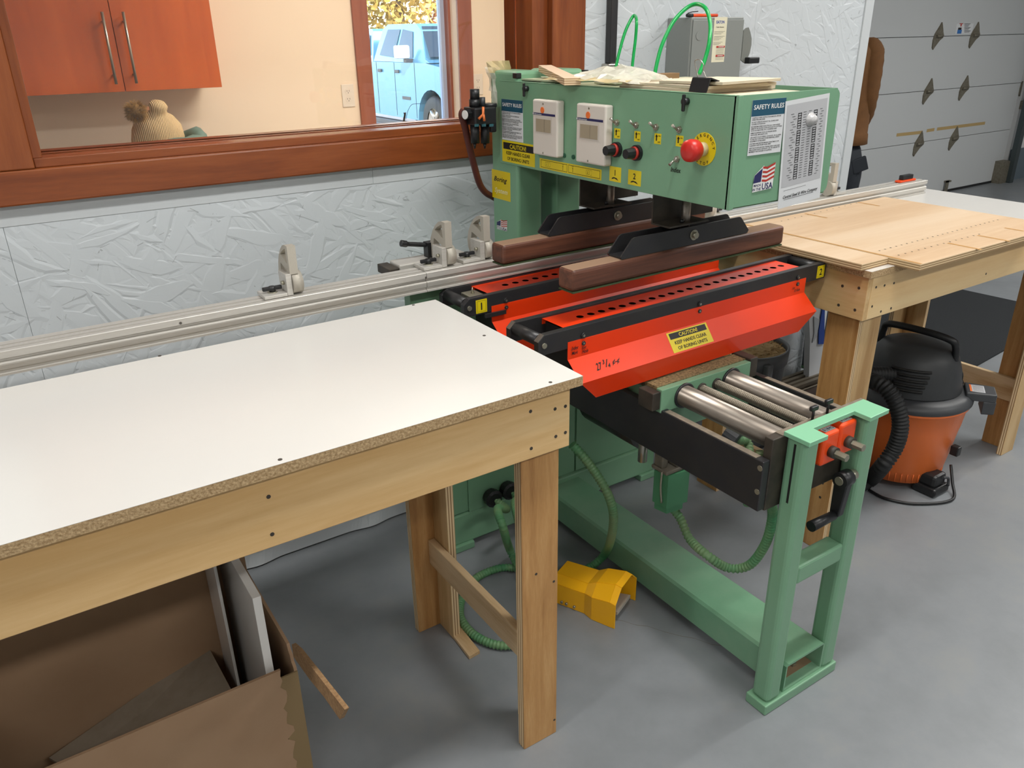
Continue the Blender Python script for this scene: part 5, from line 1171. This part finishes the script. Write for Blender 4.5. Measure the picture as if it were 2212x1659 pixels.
MB().prism([(BY0+.006, .004), (BY1, .004), (BY1, .386), (1.289, .386), (1.284, .372), (1.277, .366), (1.274, .352), (1.264, .344), (BY0+.006, .330)], 'x', BX1-t_, BX1).build('right_wall', kraft, cbx); part('left_wall', kraft, cbx, (BX0, BX0+t_, BY0+t_+.001, BY1, .004, BZ)); part('back_wall', kraft, cbx, (BX0, BX1, BY1, BY1+t_, .004, .56)); part('box_floor', kraft, cbx, (BX0+t_, BX1-t_, BY0+t_, BY1, .004, .010))
part('liner_strip', M('kraft_liner', '#86704e', .9), cbx, (BX1-.040, BX1-.001, BY0+.0005, BY0+.004, .004, BZ-.02))
q = [at(*E7(*a_), x=BX1-.003) for a_ in ((1790, 685), (1830, 720), (1940, 860), (2010, 950), (2115, 1085), (2085, 1145), (1990, 1010), (1900, 900), (1800, 760))]
m = MB(); m.prism([(p.y, p.z) for p in q], 'x', BX1-.004, BX1+.004); m.build('torn_flap', kraftd, cbx)
part('left_flap', kraft, cbx, (BX0-.002, BX0+.004, BY0-.04, BY0-.001, .1, BZ-.03))
def upright(x, y0, y1, z0, z1, th, lab, mat, tilt=0):
    m = MB(); m.box(x, x+th, y0, y1, z0, z1, bev=.0006, seg=1)
    if tilt: bmesh.ops.transform(m.bm, matrix=Matrix.Translation((x, 0, z0)) @ Matrix.Rotation(tilt, 4, 'Y') @ Matrix.Translation((-x, 0, -z0)), verts=m.bm.verts)
    return tag(m.build('laminate_board', mat), lab, 'board')
pA = at(*E7(1580, 385), y=1.28)
upright(pA.x-.012, 1.275, 1.565, .012, pA.z, .016, 'white laminate board standing at the right side inside the cardboard box', white_melamine, .0)
upright(pA.x-.042, 1.45, 1.572, .012, pA.z+.02, .006, 'thin white board standing beside the thicker board in the cardboard box', white_melamine, .0)
q = [at(*E7(*a_), z=z_) for a_, z_ in (((1275, 697), .21), ((1415, 960), .21), ((500, 1500), .12), ((300, 1380), .12))]
m = MB(); m.add(q+[p-Vector((0,0,.006)) for p in q], [(0,1,2,3),(7,6,5,4),(0,4,5,1),(1,5,6,2),(2,6,7,3),(3,7,4,0)]); bmesh.ops.recalc_face_normals(m.bm, faces=m.bm.faces[:])
tag(m.build('grey_board', greybrd), 'flat grey brown board lying tilted inside the cardboard box', 'board')
# ------------------------------------------------------------------ office fittings
oc_ = thing('wall_cabinet', 'cherry wall cabinet with two doors and long bar handles in the office', 'cabinet', (.61, OY, 1.29))
part('cabinet_body', cherry_cab, oc_, (.208, 1.013, 3.929, OY-.0006, 1.297, 2.1)); 
for x0, x1 in ((.208, .6085), (.6115, 1.014)): part('door', cherry_cab, oc_, (x0, x1, 3.909, 3.928, 1.293, 2.1), bev=.001)
for hx in (.574, .6535):
    m = MB(); m.cyl((hx, 3.875, 1.325), (hx, 3.875, 1.60), .006, n=12); m.cyl((hx, 3.875, 1.36), (hx, 3.909, 1.36), .004, n=8); m.cyl((hx, 3.875, 1.565), (hx, 3.909, 1.565), .004, n=8); m.build('bar_handle', steel, oc_)
o2 = thing('wall_cabinet', 'cherry wall cabinet further left, mostly hidden by the window casing', 'cabinet', (-.2, OY, 1.29))
part('cabinet_body', cherry_cab, o2, (-.60, .205, 3.929, OY-.0006, 1.297, 2.1)); 
for x0, x1 in ((-.60, -.199), (-.197, .2055)): part('door', cherry_cab, o2, (x0, x1, 3.909, 3.928, 1.293, 2.1), bev=.001)
def outlet(c, label):
    t = thing('wall_outlet', label, 'outlet', c)
    x, y, z = c; part('cover_plate', ivory, t, (x-.035, x+.035, y-.006, y-.0005, z-.057, z+.057), bev=.002)
    for dz in (-.02, .02):
        m = MB(); m.cyl((x, y-.0075, z+dz), (x, y-.006, z+dz), .016, n=16); s = m.build('socket', ivory, t)
        part('slot', blacki, s, (x-.0075, x-.0055, y-.0079, y-.0074, z+dz, z+dz+.008)); part('slot', blacki, s, (x+.0055, x+.0075, y-.0079, y-.0074, z+dz, z+dz+.008)); part('slot', blacki, s, (x-.002, x+.002, y-.0079, y-.0074, z+dz-.008, z+dz-.004))
outlet((1.75, OY, 1.205), 'ivory double outlet on the office wall left of the outside window')
p = at(*ZM(1000,120,15.08)(470, 870), y=OY); outlet((p.x, OY, p.z-.012), 'ivory double outlet on the office wall right of the outside window')
sk = thing('black_stick', 'small black stick with thin curved wire standing at the office outside window', 'stick', (2.0, 4.12, 1.0))
p0, p1 = at(*H1(580, 1560), y=4.12), at(*H1(597, 1390), y=4.12)
MB().tube([p0-Vector((0,0,.3)), p0, p0.lerp(p1, .5), p1-Vector((0,0,.012)), p1], .007, 8, rfun=lambda i: (.006, .007, .006, .0055, .008)[i]).build('stick', blackp, sk)
MB().tube(spline([at(*H1(612, 1470), y=4.12), at(*H1(640, 1360), y=4.12), at(*H1(690, 1290), y=4.12), at(*H1(790, 1280), y=4.12)], 6), .0012, 6).build('wire', blackp, sk)
dk = thing('office_desk', 'white office counter below the outside window', 'desk', (2.1, 3.9, 0))
part('counter_top', white_melamine, dk, (1.3, 2.98, 3.62, OY-.001, .70, .73), bev=.003); part('end_panel', plain_white, dk, (1.32, 1.34, 3.64, OY-.001, 0, .70)); part('end_panel', plain_white, dk, (2.94, 2.96, 3.64, OY-.001, 0, .70))

# ------------------------------------------------------------------ people
def skin(name, pts, edges, mat, parent, root=0, sub=2):
    me = bpy.data.meshes.new(name); me.from_pydata([p[0] for p in pts], edges, [])
    me.materials.append(mat); o = link(name, me, parent)
    o.modifiers.new('skin', 'SKIN')
    for i, p in enumerate(pts):
        r_ = p[1]; sv = me.skin_vertices[0].data[i]; sv.radius = r_ if isinstance(r_, tuple) else (r_, r_); sv.use_root = (i == root)
    o.modifiers['skin'].use_smooth_shade = True
    s = o.modifiers.new('sub', 'SUBSURF'); s.levels = sub; s.render_levels = sub
    return o
skinm = M('skin', '#c08a6c', .5)
hairm = M('brown_hair', '#3a2a20', .7)
def person(C, F, label, seated, jm, pm, headtilt=0.0, hat=None):
    """C: point on the floor, F: facing direction"""
    F = Vector(F).normalized(); Rr = Vector((F.y, -F.x, 0)); C = Vector(C)
    P = lambda a, b, z: C+Rr*a+F*b+Vector((0, 0, z))
    t = thing('person', label, 'person', C)
    dz = -.42 if seated else 0
    hz_ = 1.60+dz
    hb = .05 if seated else .02
    pts = [(P(0, 0, .95+dz), .09), (P(0, 0, 1.20+dz), .095), (P(0, -.005, 1.37+dz), .075), (P(0, .01, 1.47+dz), .055), (P(0, hb, 1.54+dz), .06), (P(0, hb+.015, hz_), .088), (P(0, hb, hz_+.09), .070)]
    ed = [(i, i+1) for i in range(6)]
    def limb(chain, start):
        k = start
        for p in chain: pts.append(p); ed.append((k, len(pts)-1)); k = len(pts)-1
        return k
    pts.append((P(0, hb+.115, hz_-.01), .014)); ed.append((5, len(pts)-1))           # nose
    for s in (-1, 1):
        if seated: w = limb([(P(s*.165, -.005, 1.365+dz), .042), (P(s*.215, .09, 1.12+dz), .036), (P(s*.185, .33, 1.10+dz), .032)], 2); hd = F
        else: w = limb([(P(s*.165, -.005, 1.365), .042), (P(s*.195, -.015, 1.12), .036), (P(s*.17, .14, .92), .032)], 2); hd = Vector((0, 0, -1))
        hp_ = pts[w][0]; side = Rr*s
        pal = limb([(hp_+hd*.05, .024), (hp_+hd*.085, .022)], w)
        for k, (off, ln) in enumerate(((-.030, .062), (-.010, .075), (.010, .080), (.029, .070))):
            b_ = hp_+hd*.09+F*off*(0 if seated else 1)+(side*off if seated else Vector()); limb([(b_, .0095), (b_+hd*ln*.55, .0088), (b_+hd*ln+(Vector((0,0,-.02)) if seated else -side*.012), .0075)], pal)
        tb_ = hp_+hd*.045+(F*.03 if not seated else -side*.03); limb([(tb_, .011), (tb_+hd*.035+(F*.015 if not seated else -side*.02), .009)], pal-1)
        if seated: limb([(P(s*.09, 0, .50), .085), (P(s*.11, .42, .50), .06), (P(s*.11, .42, .10), .042), (P(s*.11, .52, .035), .034)], 0)
        else: limb([(P(s*.085, 0, .80), .07), (P(s*.095, .02, .48), .055), (P(s*.105, -.01, .09), .042), (P(s*.11, .13, .034), .034)], 0)
    body = skin('body', pts, ed, skinm, t, 0)
    # jacket: one loft from hem to collar with two sleeves
    m = MB(); n_ = 28; rings = []
    for k, (z, ra, rb, bo) in enumerate(((.80, .222, .150, 0), (.803, .230, .156, 0), (.865, .230, .156, 0), (.87, .224, .150, 0), (.98, .218, .148, 0), (1.12, .214, .146, 0), (1.27, .208, .142, -.005), (1.36, .196, .130, -.01), (1.415, .150, .105, -.01), (1.45, .095, .085, 0), (1.49, .080, .080, .01))):
        rings.append([m.bm.verts.new(P(ra*math.cos(2*PI*i/n_)*(1+.012*math.sin(5*i+k*2)), bo+rb*math.sin(2*PI*i/n_)*(1+.012*math.sin(4*i+k)), z+dz)) for i in range(n_)])
    for r1, r2 in zip(rings, rings[1:]):
        for i in range(n_): f_ = m.bm.faces.new((r1[i], r1[(i+1) % n_], r2[(i+1) % n_], r2[i])); f_.smooth = True
    for s in (-1, 1):
        ch = [P(s*.12, 0, 1.385+dz), P(s*.175, -.005, 1.375+dz), P(s*.19, -.015, 1.30+dz)]+([P(s*.225, .08, 1.13+dz), P(s*.20, .25, 1.10+dz), P(s*.185, .33, 1.10+dz)] if seated else [P(s*.195, -.02, 1.18), P(s*.195, -.01, 1.08), P(s*.19, .05, .99), P(s*.17, .14, .92)])
        pth = spline(ch, 6); L_ = len(pth)
        m.tube(pth, .07, 16, rfun=lambda i: (.055+.008*min(1, i/10) if i < 10 else .063-.013*(i-10)/(L_-10))*(1+.03*math.sin(i*1.7)))
    bmesh.ops.recalc_face_normals(m.bm, faces=m.bm.faces[:]); jk = m.build('jacket', jm, t)
    pp_ = [(P(0, 0, .90+dz), (.15, .12)), (P(0, 0, .82+dz), (.18, .13))]; pe_ = [(0, 1)]
    for s in (-1, 1):
        b_ = len(pp_)
        pp_ += [(P(s*.10, .30, .50), .085), (P(s*.11, .42, .48), .075), (P(s*.11, .42, .14), .055)] if seated else [(P(s*.115, .0, .68), .150), (P(s*.108, .02, .46), .115), (P(s*.105, .0, .10), .076)]
        pe_ += [(1, b_), (b_, b_+1), (b_+1, b_+2)]
    skin('trousers', pp_, pe_, pm, t, 0)
    for s in (-1, 1):
        fx = .47 if seated else .06
        m = MB(); c_ = P(s*.11, fx, .0); m.ball(c_+Vector((0,0,.045)), (.055, .055, .043)); m.ball(c_+F*.09+Vector((0,0,.035)), (.05, .05, .033)); m.build('shoe', blackr, t)
        m = MB(); m.ball(P(s*.034, hb+.088, hz_+.015), .011); m.build('eye', whitei, t)
        if hat is None: m = MB(); m.ball(P(s*.092, hb, hz_), (.015, .022, .032)); m.build('ear', skinm, t)
    m = MB(); m.box(-.026, .026, -.003, .003, -.005, .005, bev=.002); m.build('mouth', redi, t, xf=Matrix.Translation(P(0, hb+.098, hz_-.052)) @ Matrix.Rotation(math.atan2(Rr.y, Rr.x), 4, 'Z'))
    if hat is None:
        m = MB(); m.ball(P(0, hb-.012, hz_+.035), (.098, .098, .105), 3); m.build('hair', hairm, t)
    return t, P
tanm = M('tan_duck_canvas', '#704a24', .85, var='#65421f', vs_=30, bmp=(300, .2)); navym = M('dark_navy_cloth', '#23282f', .8)
tp, P = person((4.742, 3.383, .0), (.845, .534, 0), 'person in tan work jacket and navy trousers standing by the garage door', False, tanm, navym)
c = P(.205, -.075, .68); m = MB(); m.box(-.05, .05, -.012, .012, -.045, .045, bev=.006); m.build('pocket_flap', navym, tp, xf=Matrix.Translation(c) @ Matrix.Rotation(-.56, 4, 'Z') @ Matrix.Rotation(-.35, 4, 'Y'))
teal = M('teal_quilted_cloth', '#5f7a72', .7, bmp=(30, .3))
F_ = (.15, .98, 0)
op, P = person((.615, 3.40, 0), F_, 'person in a cream knit hat with fur pompom seated in the office', True, teal, navym, hat=1)
hc = P(0, .04, 1.155)
kn, tt, bb = newmat('cream_ribbed_knit'); bb.inputs['Base Color'].default_value = lin('#d9bd92'); bb.inputs['Roughness'].default_value = .9
wv = tt.nodes.new('ShaderNodeTexWave'); wv.inputs['Scale'].default_value = 55; wv.inputs['Distortion'].default_value = 2; tt.links.new(coords(tt, (1, .3, .25)), wv.inputs['Vector']); bump(tt, bb, wv.outputs['Fac'], .7, .006)
m = MB(); m.lathe([(.086, -.085), (.093, -.06), (.096, -.02), (.094, .02), (.083, .058), (.060, .085), (.034, .100), (.030, .112), (.034, .128), (.024, .142), (0, .146)], (0,0,0), 36)
hat = m.build('knit_hat', kn, op, xf=Matrix.Translation(hc+Vector((-.004, -.02, -.01))) @ Matrix.Rotation(.10, 4, 'Y') @ Matrix.Rotation(.35, 4, 'X'))
furm = M('brown_fur', '#5a4324', .9, var='#b38a4c', vs_=45)
m = MB(); r_ = random.Random(4); pc_ = at(*H3(590, 560), y=3.33)
m.ball(pc_, .030, 2)
for k in range(1500):
    d = Vector((r_.gauss(0, 1), r_.gauss(0, 1), r_.gauss(0, 1))).normalized(); s = d.orthogonal().normalized()*.0016; e = pc_+d*r_.uniform(.034, .050)+Vector((r_.uniform(-1, 1), r_.uniform(-1, 1), -.5))*.006
    m.add([pc_+d*.024-s, pc_+d*.024+s, e], [(0,1,2)])
m.build('fur_pompom', furm, hat)
m = MB(); cpts = [hc+Vector((.105*math.cos(a_)+.045, .098*math.sin(a_)-.02, -.040+.010*math.sin(3*a_)+.02*math.cos(a_))) for a_ in [2*PI*k/20 for k in range(21)]]
m.tube(cpts, .03, 10, caps=False, rfun=lambda i: .028+.006*math.sin(i*1.9)); m.build('hood_collar', teal, op)
stl = thing('office_stool', 'small round office stool under the seated person', 'stool', (.60, 3.38, 0))
MB().cyl((.612, 3.385, .37), (.612, 3.385, .42), .17, n=28).build('seat', dgrey, stl)
for a_ in range(4):
    a_ = PI/4+a_*PI/2; MB().cyl((.612+.12*math.cos(a_), 3.385+.12*math.sin(a_), .37), (.612+.17*math.cos(a_), 3.385+.17*math.sin(a_), 0), .012, n=10).build('leg', black, stl)

# ------------------------------------------------------------------ outdoors
GZ = -.2
struct(part('ground_outside', M('pale_gravel', '#b3aba0', .9, var='#a39a8e', vs_=4), None, (-30, 60, 4.6, 70, GZ-.2, GZ)), 'pale gravel yard outside')
struct(part('step_outside', plain_white, None, (-4, 10.6, 4.5, 4.62, GZ-.2, -.001)))
TX = 6.28; TW = 1.95
def tq(a, b): p = at(*H1(a, b), x=TX); return (p.y, p.z)
tk_ = thing('pickup_truck', 'silver blue pickup truck with topper parked outside the office window', 'truck', (TX+TW/2, 13.2, GZ))
pb_ = M('silver_blue_car_paint', '#5f97b4', .25, .4, coat=.6); tg = M('car_window_tint', '#223038', .08)
HUBY, HUBZ, WR = 11.82, GZ+.41, .41; RY_ = HUBY+3.75
def arch(cy, r_, n=12): return [(cy+r_*math.cos(a), HUBZ+.02+r_*math.sin(a)) for a in [PI*k/n for k in range(n+1)]]
low = [(10.82, .22), (10.80, .62), (10.86, .92), (11.0, 1.0), (12.0, 1.10), (16.75, 1.08), (16.78, .35), (16.7, .22)]+arch(RY_, .48)+arch(HUBY, .48)+[(11.2, .18)]
low = [(10.82, .22), (10.80, .62), (10.86, .92), (11.0, 1.0), (12.0, 1.10), (16.75, 1.08), (16.78, .35)]+[(RY_+.48, .22)]+arch(RY_, .48)+[(HUBY+.48, .22)]+arch(HUBY, .48)
m = MB(); m.prism(low, 'x', TX, TX+TW); bd = m.build('body', pb_, tk_)
cabp = [(11.86, 1.10), (12.05, 1.16), (12.35, 1.58), (12.55, 1.675), (13.6, 1.68), (13.78, 1.60), (13.95, 1.10)]
def taper(pts, z0, z1, inset, x0, x1, mat, name, par):
    m = MB(); n_ = len(pts); f_ = lambda z: inset*max(0, (z-z0)/(z1-z0)); v = [(x0+f_(z), y, z) for y, z in pts]+[(x1-f_(z), y, z) for y, z in pts]
    m.add(v, [tuple(range(n_)), tuple(range(2*n_-1, n_-1, -1))]+[(i, (i+1) % n_, n_+(i+1) % n_, n_+i) for i in range(n_)]); bmesh.ops.recalc_face_normals(m.bm, faces=m.bm.faces[:]); return m.build(name, mat, par)
taper(cabp, 1.10, 1.68, .16, TX+.02, TX+TW-.02, pb_, 'cab', tk_)
taper([(14.0, 1.085), (14.12, 1.58), (14.2, 1.62), (16.6, 1.62), (16.72, 1.085)], 1.08, 1.62, .12, TX+.03, TX+TW-.03, pb_, 'topper', tk_)
def pane(pts, name, mat, off=.012):
    m = MB(); m.add([(TX+.02+.16*max(0, (z-1.10)/.58)-off, y, z) for y, z in pts], [tuple(range(len(pts)))]); return m.build(name, mat, tk_)
pane([(12.45, 1.17), (12.60, 1.56), (12.98, 1.60), (13.06, 1.17)], 'side_window', tg); pane([(13.14, 1.17), (13.07, 1.60), (13.55, 1.60), (13.72, 1.20)], 'side_window', tg)
pane([(14.15, 1.20), (14.22, 1.52), (15.2, 1.52), (15.3, 1.20)], 'topper_window', tg, .02)
m = MB(); m.add([(TX+.08, 11.98, 1.17), (TX+TW-.08, 11.98, 1.17), (TX+TW-.20, 12.43, 1.62), (TX+.20, 12.43, 1.62)], [(0,1,2,3)]); bmesh.ops.translate(m.bm, verts=m.bm.verts, vec=(0, -.02, .015)); m.build('windshield', tg, tk_)
for (ya, yb) in ((12.35, 12.36), (13.09, 13.10), (13.80, 13.81)): part('door_seam', blacki, tk_, (TX-.003, TX+.001, ya, yb, .25, 1.09))
for yy in (13.0, 13.68): part('door_handle', dgrey, tk_, (TX-.03, TX-.001, yy-.1, yy+.04, .93, .98), bev=.01)
part('mirror', M('white_mirror_shell', '#b9c6cc', .3), tk_, (TX-.26, TX-.02, 12.42, 12.56, 1.16, 1.36), bev=.03); part('mirror_arm', dgrey, tk_, (TX-.10, TX+.05, 12.44, 12.54, 1.10, 1.16), bev=.01)
part('front_bumper', dgrey, tk_, (TX+.05, TX+TW-.05, 10.70, 10.80, .15, .42), bev=.03); part('badge', dgrey, tk_, (TX-.006, TX-.001, 12.55, 12.85, .52, .57))
part('sill_step', dgrey, tk_, (TX-.02, TX+.1, 12.32, 15.05, .08, .16), bev=.01)
for yy in (HUBY, RY_):
    for xx, s in ((TX+.02, 1), (TX+TW-.02, -1)):
        m = MB(); m.lathe([(.22, 0), (.36, 0), (.40, .02), (WR, .06), (WR, .19), (.40, .23), (.36, .25), (.22, .25)], (0,0,0), 36, 'x'); wx = Matrix.Translation((xx, yy, HUBZ)) @ Matrix.Diagonal((s, 1, 1, 1)); wl = m.build('wheel', blackr, tk_, xf=wx)
        m = MB(); m.lathe([(.22, .02), (.20, .05), (.05, .06), (.05, .03), (0, .03)], (0,0,0), 24, 'x')
        for k in range(6): a_ = k*PI/3; m.cyl((.03, .05*math.cos(a_), .05*math.sin(a_)), (.025, .21*math.cos(a_), .21*math.sin(a_)), .03, n=6)
        m.build('rim', steel, wl, xf=wx)
        if s == 1: part('wheel_well', blacki, tk_, (TX+.28, TX+.30, yy-.47, yy+.47, HUBZ, HUBZ+.5))
bark = M('grey_bark', '#6e5f50', .9)
def tree(x, y, h_, r_, col, col2, label, seed):
    rr = random.Random(seed); t = thing('tree', label, 'tree', (x, y, GZ), 'trees beyond the yard')
    MB().tube([(x, y, GZ), (x+.1, y, GZ+h_*.4), (x-.05, y+.1, GZ+h_*.9)], .2, 8, rfun=lambda i: (.2, .14, .04)[i]).build('trunk', bark, t)
    m = MB()
    for k in range(2600):
        d = Vector((rr.gauss(0, 1), rr.gauss(0, 1), rr.gauss(0, 1))).normalized()*rr.random()**.4; c_ = Vector((x+d.x*r_, y+d.y*r_, GZ+h_*.56+d.z*h_*.44)); u = Vector((rr.gauss(0,1), rr.gauss(0,1), rr.gauss(0,1))).normalized()*.16; w_ = u.orthogonal().normalized()*.10
        m.add([c_-u, c_+w_, c_+u, c_-w_], [(0,1,2,3)])
    o = m.build('crown', M('leaves_%d' % seed, col, .8, var=col2, vs_=2), t); o['kind'] = 'stuff'
for i, (x, y, h_, r_, c1_, c2_, lab) in enumerate(((10.2, 27, 6.5, 1.9, '#9c9a3c', '#b5ad55', 'yellow green tree beyond the parked truck'), (14.2, 29, 7, 1.8, '#b59a4a', '#c9b060', 'golden tree beyond the parked truck'), (18.2, 31, 8, 2.0, '#a8683a', '#b87c50', 'rusty brown tree beyond the parked truck'), (22.8, 29, 6, 2.2, '#b0683c', '#a37850', 'orange leaved tree at the far end of the yard'), (16.0, 42, 11, 3.2, '#8c8a58', '#a59a6a', 'tall dull green tree far behind the yard'), (24.5, 42, 11, 3.4, '#96714c', '#a9885c', 'tall tan tree far behind the yard'))):
    tree(x, y, h_, r_, c1_, c2_, lab, i+20)
